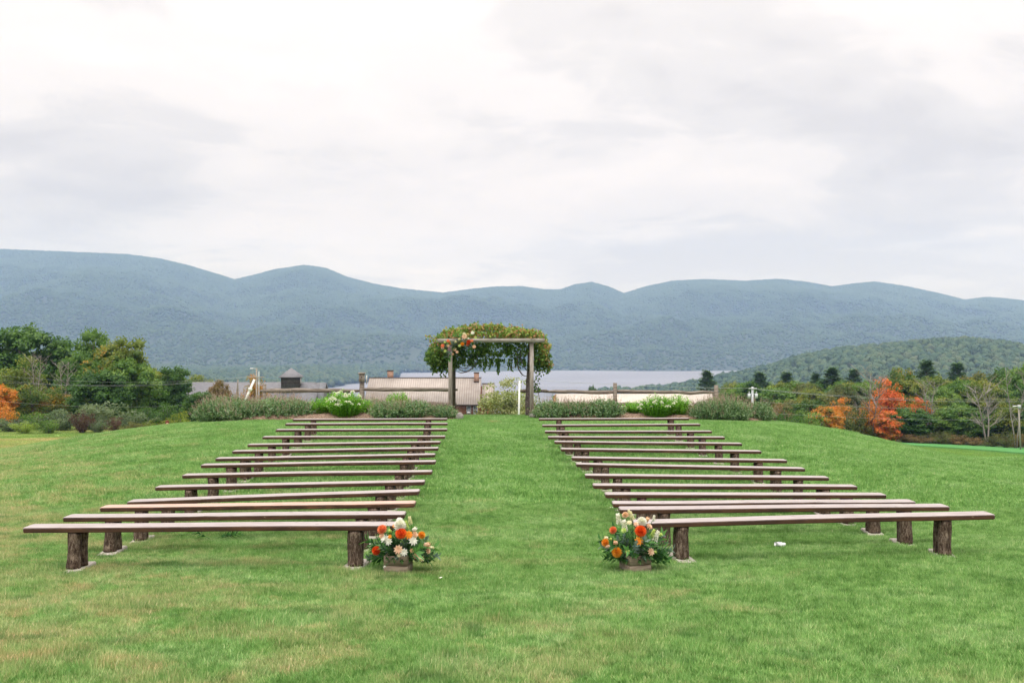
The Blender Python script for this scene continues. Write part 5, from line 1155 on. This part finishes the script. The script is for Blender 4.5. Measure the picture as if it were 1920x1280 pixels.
for side, BB in (('left', LB), ('right', RB)):
    for i, b in enumerate(BB):
        xl, xr, Y, zl, zr = bench_pose(b); r = random.Random(i * 2 + (side == 'right') * 101); xm = (xl + xr) / 2; gz = h1(xm, Y + 0.1)
        root = thing('bench', extra.get((side, i), 'brown plank bench on log legs %s of the aisle, %s' % (side, ordn[i])), 'bench', (xm, Y, gz), 0, 'plank benches in two blocks beside the aisle')
        zt = (zl + zr) / 2 - gz; roll = math.atan2(zr - zl, BL)
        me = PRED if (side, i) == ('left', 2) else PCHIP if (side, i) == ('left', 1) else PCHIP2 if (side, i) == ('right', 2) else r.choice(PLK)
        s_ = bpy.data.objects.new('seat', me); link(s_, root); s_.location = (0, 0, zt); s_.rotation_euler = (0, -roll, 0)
        for sx in (-1, 1):
            lx = sx * (BL / 2 - r.uniform(0.44, 0.50)); tops = zt + lx * math.tan(roll) - BT - 0.006; pz = h1(xm + lx, Y + 0.12) - gz + r.uniform(0.032, 0.046)
            pd = bpy.data.objects.new('footing', r.choice(PADS)); link(pd, root); pd.location = (lx + r.uniform(-0.01, 0.01), 0.118, pz); pd.rotation_euler = (0, 0, r.uniform(-0.05, 0.05) + (-sx * 0.12))
            PADPOS.append((xm + lx, Y + 0.118))
            for k, sy in enumerate((0.060, 0.180)):
                lg = bpy.data.objects.new('leg', r.choice(LOGS)); link(lg, root); lean = sx * r.uniform(-0.01, 0.035)
                lg.location = (lx + lean * 0.35 + r.uniform(-0.01, 0.01), sy + r.uniform(-0.006, 0.006), pz - 0.004); lg.rotation_euler = (0, -lean, 0)
                lg.scale = (r.uniform(0.94, 1.1) * r.choice((-1, 1)), r.uniform(0.94, 1.06), tops - pz + 0.004)

# ------------------------------------------------------------------ flower beds
def bed(label, outline):
    """mulch mound from a ground outline"""
    cx = sum(p[0] for p in outline) / len(outline); cyy = sum(p[1] for p in outline) / len(outline); n = 72; ang = np.linspace(0, 2 * PI, n, endpoint=False)
    per = np.array(outline + outline[:1]); d = np.r_[0, np.cumsum(np.linalg.norm(np.diff(per, axis=0), axis=1))]; s_ = np.linspace(0, d[-1], n, endpoint=False)
    B = np.stack([np.interp(s_, d, per[:, 0]), np.interp(s_, d, per[:, 1])], 1)
    for _ in range(3): B = (np.roll(B, 1, 0) + 2 * B + np.roll(B, -1, 0)) / 4
    V, rings = [], 9
    for k in range(rings):
        f = 1 - k / rings; Q = np.array([cx, cyy]) + (B - np.array([cx, cyy])) * f; e = 1 - f
        z = H(Q[:, 0], Q[:, 1]) + 0.17 * (1 - (1 - min(1, e * 3.2)) ** 2) - (0.05 if k == 0 else 0) + (0.02 * fbm(Q[:, 0], Q[:, 1], 0.7, 31, 3) if k else 0)
        V.append(np.column_stack([Q, z]))
    V = np.concatenate(V); P = np.array([[k * n + i, k * n + (i + 1) % n, (k + 1) * n + (i + 1) % n, (k + 1) * n + i] for k in range(rings - 1) for i in range(n)])
    g = G(); g.add(V, [P, np.array([[(rings - 1) * n + i for i in range(n)]])])
    # loose chips
    m = 2600; k = rng.integers(0, len(V) - n, m); pp = V[k] + np.column_stack([rng.uniform(-0.2, 0.2, (m, 2)), np.full(m, 0.0)])
    pp[:, 2] = V[k][:, 2] + 0.012; leaves(g, pp, rdir(m) * np.array([1, 1, 0.35]), rdir(m) * 0.5 + np.array([0, 0, 1]), rng.uniform(0.03, 0.07, m), 0.025)
    o = g.obj('mulch_bed', M['mulch'], smooth=True); tag(o, label, 'flower bed', 'mulched flower beds'); return o
bed('brown mulch mound under the shrubs left of the arbour', [(-9.5, 30.3), (-8.2, 29.3), (-6.7, 30.0), (-4.7, 29.9), (-3.6, 30.2), (-1.55, 30.2), (-1.45, 31.2), (-2.2, 33.2), (-5, 34.6), (-8.5, 34.2), (-9.9, 31.8)])
bed('brown mulch mound under the shrubs right of the arbour', [(0.42, 30.8), (1.2, 30.4), (3, 30.7), (5, 30.4), (7, 30.0), (8.0, 30.2), (8.3, 31.5), (7, 34.0), (4, 35.0), (1.2, 34.6), (0.5, 32.6)])
def catmint_mesh(seed, n=420, R=0.85, Hh=0.62, heads=0.45):
    global rng; keep = rng; rng = np.random.default_rng(seed); g = G(); a = rng.uniform(0, 2 * PI, n); o = np.sqrt(rng.uniform(0, 1, n))
    for i in range(n):
        r0 = 0.66 * R * o[i]; tip = np.array([math.cos(a[i]) * R * o[i] * 1.02, math.sin(a[i]) * R * o[i] * 1.02, Hh * max(0.0, 1 - 0.92 * o[i] ** 2.6) ** 0.6 * rng.uniform(0.86, 1.12)])
        b = np.array([math.cos(a[i]) * r0, math.sin(a[i]) * r0, 0]); m = (b + tip) / 2 + np.array([0, 0, 0.10]); t = np.linspace(0.06, 1, 15)[:, None]
        P = (1 - t) ** 2 * b + 2 * t * (1 - t) * m + t ** 2 * tip; k = len(P); leaves(g, P + rng.normal(0, 0.012, P.shape), rdir(k) * 0.8 + (tip - b) * 0.6, rdir(k) * 0.6 + np.array([0, 0, 0.8]), 0.072 * rng.uniform(0.6, 1.3, k), 0.036)
        if rng.random() < heads:
            k = 7; t = np.linspace(0, 1, k)[:, None]; ax = tip / np.linalg.norm(tip) * 0.7 + np.array([0, 0, 0.6]) + rng.normal(0, 0.15, 3); hl = rng.uniform(0.10, 0.22)
            leaves(g, tip + ax * t * hl, rdir(k) + ax * 0.8, rdir(k), 0.035, 0.022, 1)
    me = g.mesh('foliage', [LM['catmint'], LM['seedhead']]); rng = keep; return me
def phlox_mesh(seed, n=150, R=0.55, Hh=0.75, fl=0.12):
    global rng; keep = rng; rng = np.random.default_rng(seed); g = G(); fg = G(); a = rng.uniform(0, 2 * PI, n); o = np.sqrt(rng.uniform(0, 1, n))
    for i in range(n):
        b = np.array([math.cos(a[i]) * R * o[i] * 0.6, math.sin(a[i]) * R * o[i] * 0.6, 0]); tip = np.array([math.cos(a[i]) * R * o[i], math.sin(a[i]) * R * o[i], Hh * (1 - 0.4 * o[i] ** 2) * rng.uniform(0.66, 1.12)])
        t = np.linspace(0.15, 1, 20)[:, None]; P = b + (tip - b) * t; k = len(P); th = np.arange(k) * 1.6 + i; d = np.stack([np.cos(th), np.sin(th), np.full(k, 0.55)], 1); tube(g, [b, tip], 0.006, 3)
        leaves(g, P, d, np.array([[0, 0, 1.0]]) - d * 0.4, 0.11 * rng.uniform(0.7, 1.2, k), 0.03)
        if rng.random() < fl:
            k = 26; dd = rdir(k); dd[:, 2] = np.abs(dd[:, 2]); leaves(fg, tip + dd * rng.uniform(0.02, 0.045), dd + rdir(k) * 0.5, dd + rdir(k) * 0.4, 0.04, 0.035)
    me = g.mesh('foliage', LM['phlox']); mf = fg.mesh('blossoms', LM['petal_white']); rng = keep; return me, mf
CM = [catmint_mesh(201, 470, 0.85, 0.62, 0.3), catmint_mesh(202, 500, 0.9, 0.6, 0.42), catmint_mesh(203, 440, 0.8, 0.66, 0.22)]
PH = [phlox_mesh(211), phlox_mesh(212, 190, 0.6, 0.8, 0.2), phlox_mesh(213, 130, 0.5, 0.7, 0.02)]
def plant(x, Y, top, wpx, mesh, label, kind):
    X = (x - 960) / F * Y; Y -= 0.15; X = (x - 960) / F * Y; zb = h1(X, Y) + 0.03; zt = CAMZ - (top - 640) / F * Y; hh = zt - zb; wd = wpx / F * Y
    o = thing('catmint_shrub' if kind == 'c' else 'phlox_plant', label, 'shrub' if kind == 'c' else 'flowering plant', (X, Y, zb), random.uniform(0, 6.28), 'grey-green shrubs in the beds' if kind == 'c' else 'white phlox in the beds')
    ms = (CM[mesh],) if kind == 'c' else PH[mesh]; base = (0.85, 0.9, 0.8)[mesh] * 2 if kind == 'c' else (1.1, 1.2, 1.0)[mesh]; hb = 0.86 if kind == 'c' else 0.84
    for k, me in enumerate(ms): q = bpy.data.objects.new(('foliage', 'blossoms')[k], me); link(q, o); q.scale = (wd / base, wd / base * 0.9, hh / hb)
for a in [
 (402, 30.6, 738, 88, 0, 'leftmost grey-green shrub of the left bed with pinkish seed heads', 'c'), (455, 30.3, 736, 96, 1, 'grey-green shrub second from the left end of the left bed', 'c'),
 (508, 30.6, 740, 92, 2, 'grey-green shrub in the middle of the long left row', 'c'), (550, 30.8, 738, 84, 0, 'grey-green shrub just left of the white phlox clump', 'c'),
 (430, 32.3, 728, 100, 1, 'taller grey-green shrub behind the left end of the left bed', 'c'), (520, 32.4, 733, 110, 0, 'paler grey-green shrub behind the long left row', 'c'),
 (600, 31.2, 738, 52, 2, 'plain leafy phlox left of the white-flowered one', 'p'), (646, 30.6, 732, 78, 1, 'bright green phlox full of white flowers in the left bed', 'p'), (630, 32, 731, 56, 0, 'white phlox peeking behind the left bright clump', 'p'),
 (680, 31.4, 742, 48, 2, 'dark green leafy plant right of the left white phlox', 'p'), (745, 32.6, 727, 58, 2, 'tall green leafy plant touching the fence rail', 'p'),
 (728, 30.6, 741, 86, 1, 'grey-green shrub right of the left white phlox', 'c'), (778, 30.8, 743, 86, 2, 'grey-green shrub second from the arbour left post', 'c'), (828, 30.9, 752, 74, 0, 'grey-green shrub hugging the arbour left post', 'c'), (700, 31.9, 738, 56, 0, 'small grey-green shrub under the birdhouse', 'c'),
 (1036, 31.0, 742, 84, 0, 'grey-green shrub hugging the arbour right post', 'c'), (1082, 31.2, 742, 84, 1, 'grey-green shrub second from the arbour right post', 'c'), (1132, 31.2, 740, 84, 2, 'grey-green shrub left of the right white phlox', 'c'),
 (1190, 31.8, 746, 60, 2, 'dark leafy phlox left of the right white-flowered clump', 'p'), (1232, 31.0, 739, 70, 1, 'bright green phlox with white flowers in the right bed', 'p'), (1272, 31.3, 738, 62, 0, 'bright green phlox with few flowers beside the grey-green shrubs', 'p'),
 (1330, 30.6, 738, 84, 1, 'grey-green shrub right of the right white phlox', 'c'), (1372, 30.4, 737, 84, 0, 'grey-green shrub before the transformer pole', 'c'), (1422, 31.0, 745, 66, 2, 'rightmost grey-green shrub of the right bed', 'c'), (1352, 32.2, 731, 70, 1, 'taller grey-green shrub behind the right bed front row', 'c'),
]: plant(a[0], a[1], a[2], a[3], a[4], a[5], a[6])
# stones
def rock(label, x, ybase, Y, sx, sy, sz, seed):
    V, P = ico(3); r = np.random.default_rng(seed); q = V * 1.0
    V = V * (1 + 0.12 * fbm(q[:, 0] * 3 + seed, q[:, 1] * 3 + q[:, 2] * 2, 3.0, seed, 3))[:, None] * np.array([sx, sy, sz]); V[:, 2] = np.maximum(V[:, 2], -sz * 0.55)
    X, _, z = at(x, ybase, Y); g = G(); g.add(V, P); o = g.obj('rock', M['rock'], smooth=True, loc=(X, Y, h1(X, Y) + sz * 0.42 + 0.04)); o.rotation_euler = (0, 0, seed); tag(o, label, 'rock', 'rocks at the arbour feet')
rock('grey boulder at the inner end of the left flower bed', 862, 790, 30.1, 0.11, 0.12, 0.13, 1)
rock('pale flat rock at the foot of the arbour right post', 1000, 787, 31.3, 0.15, 0.12, 0.09, 2)
rock('small grey rock beside the pale flat rock', 1022, 790, 30.7, 0.09, 0.08, 0.07, 3)

# ------------------------------------------------------------------ small things
def ground_at(x, y, Y0=10.0):
    Y = Y0
    for _ in range(14): X = (x - 960) / F * Y; Y = F * (CAMZ - h1(X, Y)) / (y - 640)
    return X, Y, h1(X, Y)
# crumpled white cup
X, Y, z = ground_at(1462, 1028); cup = thing('paper_cup', 'crumpled white cup lying in the grass under the right front bench', 'litter', (X, Y, z + 0.045), 0.3)
g = G(); ns = 16; a = np.arange(ns) * 2 * PI / ns; V = []
for i in range(7):
    f = i / 6; rr = (0.024 + 0.008 * f) * (1 + 0.13 * np.sin(a * 3 + i * 1.3) + rng.uniform(-0.06, 0.06, ns)); V.append(np.stack([np.full(ns, -0.055 + 0.11 * f) + rng.uniform(-0.002, 0.002, ns), rr * np.cos(a), rr * np.sin(a)], 1))
V = np.concatenate(V); P = np.array([[i * ns + k, i * ns + (k + 1) % ns, (i + 1) * ns + (k + 1) % ns, (i + 1) * ns + k] for i in range(6) for k in range(ns)])
g.add(V, [P, np.array([list(range(ns))])]); o = g.obj('body', M['paper'], cup, True); o.rotation_euler = (0, 0.22, 0)
g = G(); V2 = V.copy(); V2[:, 1:] *= 1.03; sel = np.array([p for p in P if (p[0] // ns) in (1, 2) and (p[0] % ns) in (2, 3, 4, 9, 10)]); g.add(V2, sel); o = g.obj('printed_mark', M['ink'], cup); o.rotation_euler = (0, 0.22, 0)
# leafy weed under the left front bench
X, Y, z = ground_at(410, 1016); wd_ = thing('leafy_sprig', 'fallen dark green leafy sprig under the left front bench', 'plant', (X, Y, z + 0.04), 0.1)
for i in range(3):
    o = bpy.data.objects.new('leaf_stem', sprig_mesh('broad', i)); link(o, wd_); o.location = (-0.10 + 0.06 * i, 0.02 * i, 0.0); o.scale = (0.24, 0.24, 0.24); o.rotation_euler = Vector((1 if i else -0.6, 0.1 * i, 0.28)).to_track_quat('Z', 'Y').to_euler()
for k, (x, y, lab) in enumerate(((826, 1095, 'tiny white petal lying in the grass right of the left flower box'), (1147, 958, 'tiny pale petal on the grass by the right benches'), (1590, 968, 'tiny white petal on the grass by the right front bench'))):
    X, Y, z = ground_at(x, y); g = G(); leaves(g, np.zeros((3, 3)), rdir(3) * np.array([1, 1, 0.2]), np.array([[0, 0, 1.0]] * 3), 0.028, 0.022); o = g.obj('petal', LM['petal_white'], loc=(X, Y, z + 0.055)); tag(o, lab, 'petal', 'fallen petals')
# person walking behind the knoll, only the head above the crest
Yp = 58.0; Xp, _, zp_ = at(313.5, 787.5, Yp)
pz = h1(Xp, Yp); hp = zp_ - pz
k = min(1.05, max(0.85, hp / 1.72)); pz2 = zp_ - 1.72 * k
person = thing('person', 'person with auburn hair in a pale pink top behind the grass crest at left', 'person', (Xp, Yp, h1(Xp, Yp)), 0.4)
for _ in range(30):
    if h1(Xp, Yp) > zp_ - 1.72: Yp += 1.0
    else: Yp -= 0.5
    Xp, _, zp_ = at(313.5, 787.5, Yp)
person.location = (Xp, Yp, h1(Xp, Yp))
def skin_body(name, verts, edges, rads, mat, parent, lv=2):
    me = bpy.data.meshes.new(name); me.from_pydata(verts, edges, []); o = bpy.data.objects.new(name, me); link(o, parent); me.materials.append(mat)
    m = o.modifiers.new('skin', 'SKIN'); m.use_smooth_shade = True; s = o.modifiers.new('sub', 'SUBSURF'); s.levels = lv; s.render_levels = lv
    for v, r in zip(me.skin_vertices[0].data, rads): v.radius = (r, r)
    me.skin_vertices[0].data[0].use_root = True; return o
vb = [(0, 0, 0.93), (0, 0, 1.10), (0, 0, 1.32), (0, 0, 1.45), (0, -0.01, 1.53), (0, -0.02, 1.60), (0, -0.02, 1.67), (-0.17, 0, 1.40), (-0.25, 0, 1.13), (-0.27, -0.06, 0.90), (0.17, 0, 1.40), (0.25, 0, 1.13), (0.27, -0.06, 0.90),
      (-0.09, 0, 0.88), (-0.10, -0.02, 0.48), (-0.10, 0.03, 0.08), (-0.10, -0.10, 0.03), (0.09, 0, 0.88), (0.10, 0.05, 0.48), (0.10, 0.12, 0.08), (0.10, 0.0, 0.03)]
eb = [(0, 1), (1, 2), (2, 3), (3, 4), (4, 5), (5, 6), (3, 7), (7, 8), (8, 9), (3, 10), (10, 11), (11, 12), (0, 13), (13, 14), (14, 15), (15, 16), (0, 17), (17, 18), (18, 19), (19, 20)]
skin_body('body', vb, eb, [0.13, 0.12, 0.14, 0.10, 0.055, 0.085, 0.075, 0.06, 0.042, 0.032, 0.06, 0.042, 0.032, 0.085, 0.055, 0.04, 0.035, 0.085, 0.055, 0.04, 0.035], M['skin'], person)
skin_body('shirt', [(0, 0, 0.95), (0, 0, 1.12), (0, 0, 1.33), (0, 0, 1.44), (-0.18, 0, 1.40), (-0.22, 0, 1.22), (0.18, 0, 1.40), (0.22, 0, 1.22)], [(0, 1), (1, 2), (2, 3), (3, 4), (4, 5), (3, 6), (6, 7)], [0.155, 0.14, 0.158, 0.105, 0.075, 0.06, 0.075, 0.06], M['shirt'], person)
skin_body('trousers', [(0, 0, 0.95), (-0.09, 0, 0.86), (-0.10, -0.02, 0.48), (-0.10, 0.03, 0.12), (0.09, 0, 0.86), (0.10, 0.05, 0.48), (0.10, 0.12, 0.12)], [(0, 1), (1, 2), (2, 3), (0, 4), (4, 5), (5, 6)], [0.145, 0.10, 0.07, 0.06, 0.10, 0.07, 0.06], M['trouser'], person)
V, P = ico(3); V = V * np.array([0.10, 0.115, 0.125]); V[:, 1] += 0.015; V[V[:, 1] < -0.06, 1] = -0.06; g = G(); g.add(V, P); g.obj('hair', M['hair'], person, True, (0, 0, 1.655))

# ------------------------------------------------------------------ grass
def tuft(n, size, hmin, hmax, wd, seed):
    r = np.random.default_rng(seed); x = r.uniform(-size / 2, size / 2, (n, 2)); h = r.uniform(hmin, hmax, n); a = r.uniform(0, 2 * PI, n); ln = r.uniform(0.1, 0.75, n) * h; b = r.uniform(0, 2 * PI, n)
    dx = np.stack([np.cos(a), np.sin(a)], 1); sx = np.stack([np.cos(b), np.sin(b)], 1) * (wd * r.uniform(0.6, 1.2, n))[:, None] / 2; z0 = np.full(n, -0.012)
    def v(p, z): return np.column_stack([p, z])
    A = v(x - sx, z0); B = v(x + sx, z0); C2 = v(x + dx * (ln * 0.35)[:, None] + sx * 0.85, h * 0.6); D = v(x + dx * (ln * 0.35)[:, None] - sx * 0.85, h * 0.6); E = v(x + dx * ln[:, None], h)
    V = np.stack([A, B, C2, D, E], 1).reshape(-1, 3); i = np.arange(n)[:, None] * 5; t = r.beta(2.2, 2.8, n); t = np.where(r.random(n) < 0.07, r.uniform(0.85, 1.0, n), np.minimum(t, 0.84))
    g = G(); g.add(V, [i + np.array([[0, 1, 2, 3]]), i + np.array([[3, 2, 4]])], 0, None)
    g.T = [t, t]; return g.mesh('grass_tuft', M['blade'])
src = [tuft(250, 0.22, 0.020, 0.052, 0.0046, 301), tuft(250, 0.22, 0.018, 0.046, 0.0046, 302), tuft(230, 0.24, 0.024, 0.064, 0.005, 303)]
src2 = [tuft(420, 0.75, 0.03, 0.075, 0.010, 304), tuft(420, 0.75, 0.028, 0.065, 0.010, 305)]
src3 = [tuft(300, 1.6, 0.035, 0.085, 0.024, 306)]
def grass_pts(Ya, Yb, step, half, mg=3.0):
    ys = np.arange(Ya, Yb, step); P_ = []
    for y in ys:
        xs_ = np.arange(-half * y - mg, half * y + mg, step); P_.append(np.stack([xs_, np.full_like(xs_, y)], 1))
    P_ = np.concatenate(P_); P_ += rng.uniform(-step * 0.5, step * 0.5, P_.shape); return P_
def clear(P_, rad):
    ok = np.ones(len(P_), bool)
    for (x, y) in ((AX1, AY1), (AX2, AY2)): ok &= np.hypot(P_[:, 0] - x, P_[:, 1] - y) > 0.16
    for (x, y) in PADPOS:
        if y < 16: ok &= ~((np.abs(P_[:, 0] - x) < 0.125) & (np.abs(P_[:, 1] - y) < 0.27))
    return P_[ok]
def slope_rot(P_):
    e = 0.25; zx = (H(P_[:, 0] + e, P_[:, 1]) - H(P_[:, 0] - e, P_[:, 1])) / (2 * e); zy = (H(P_[:, 0], P_[:, 1] + e) - H(P_[:, 0], P_[:, 1] - e)) / (2 * e)
    return np.stack([np.arctan(zy), -np.arctan(zx), rng.uniform(0, 2 * PI, len(P_))], 1)
def inbed(P_):
    l = (P_[:, 0] > -9.3) & (P_[:, 0] < -1.5) & (P_[:, 1] > 29.6) & (P_[:, 1] < 34.2); r = (P_[:, 0] > 0.5) & (P_[:, 0] < 8.2) & (P_[:, 1] > 30.4) & (P_[:, 1] < 34.5); return l | r
A1 = clear(grass_pts(3.6, 14.5, 0.10, 0.56), 0); A2 = grass_pts(14.5, 44, 0.36, 0.57, 5.0); A3 = grass_pts(44, 118, 1.0, 0.60, 8.0)
A2 = A2[~inbed(A2)]
rot = np.concatenate([slope_rot(A1), slope_rot(A2), slope_rot(A3)]); PA = np.concatenate([A1, A2, A3]); n1_, n2_, n3_ = len(A1), len(A2), len(A3)
# rotation about the vertical first, then the tilt: keep it simple by tilting only
zz_ = H(PA[:, 0], PA[:, 1]); hs = np.where(rng.random(len(PA)) < 0.02, 1.6, 1.0) * (0.80 + 0.5 * np.clip(0.5 + 0.5 * fbm(PA[:, 0], PA[:, 1], 1.6, 77, 3), 0, 1))
scl_ = np.stack([np.ones(len(PA)), np.ones(len(PA)), hs], 1)
rt = rot.copy(); c_, s_ = np.cos(rot[:, 2]), np.sin(rot[:, 2])
rt[:, 0], rt[:, 1] = rot[:, 0] * c_ - rot[:, 1] * -s_ * -1 * -1, rot[:, 1] * c_ - rot[:, 0] * s_
pick = np.concatenate([rng.integers(0, 3, n1_), rng.integers(3, 5, n2_), np.full(n3_, 5)])
scatter('grass', np.column_stack([PA, zz_]), rt, scl_, pick, src + src2 + src3)

# ------------------------------------------------------------------ haze over the valley
HAZE = True
if HAZE:
    m = bpy.data.materials.new('haze'); m.use_nodes = True; t = m.node_tree; t.nodes.clear(); o = N(t, 'ShaderNodeOutputMaterial')
    pv = N(t, 'ShaderNodeVolumePrincipled'); pv.inputs['Color'].default_value = (0.34, 0.50, 0.92, 1); pv.inputs['Absorption Color'].default_value = (1, 1, 1, 1); pv.inputs['Density'].default_value = 0.000118; pv.inputs['Anisotropy'].default_value = 0.0
    L(t, pv.outputs[0], o.inputs['Volume']); g = G(); box(g, (0, 4100, 250), (19000, 8500, 1160)); ob = g.obj('haze', m); ob['kind'] = 'stuff'
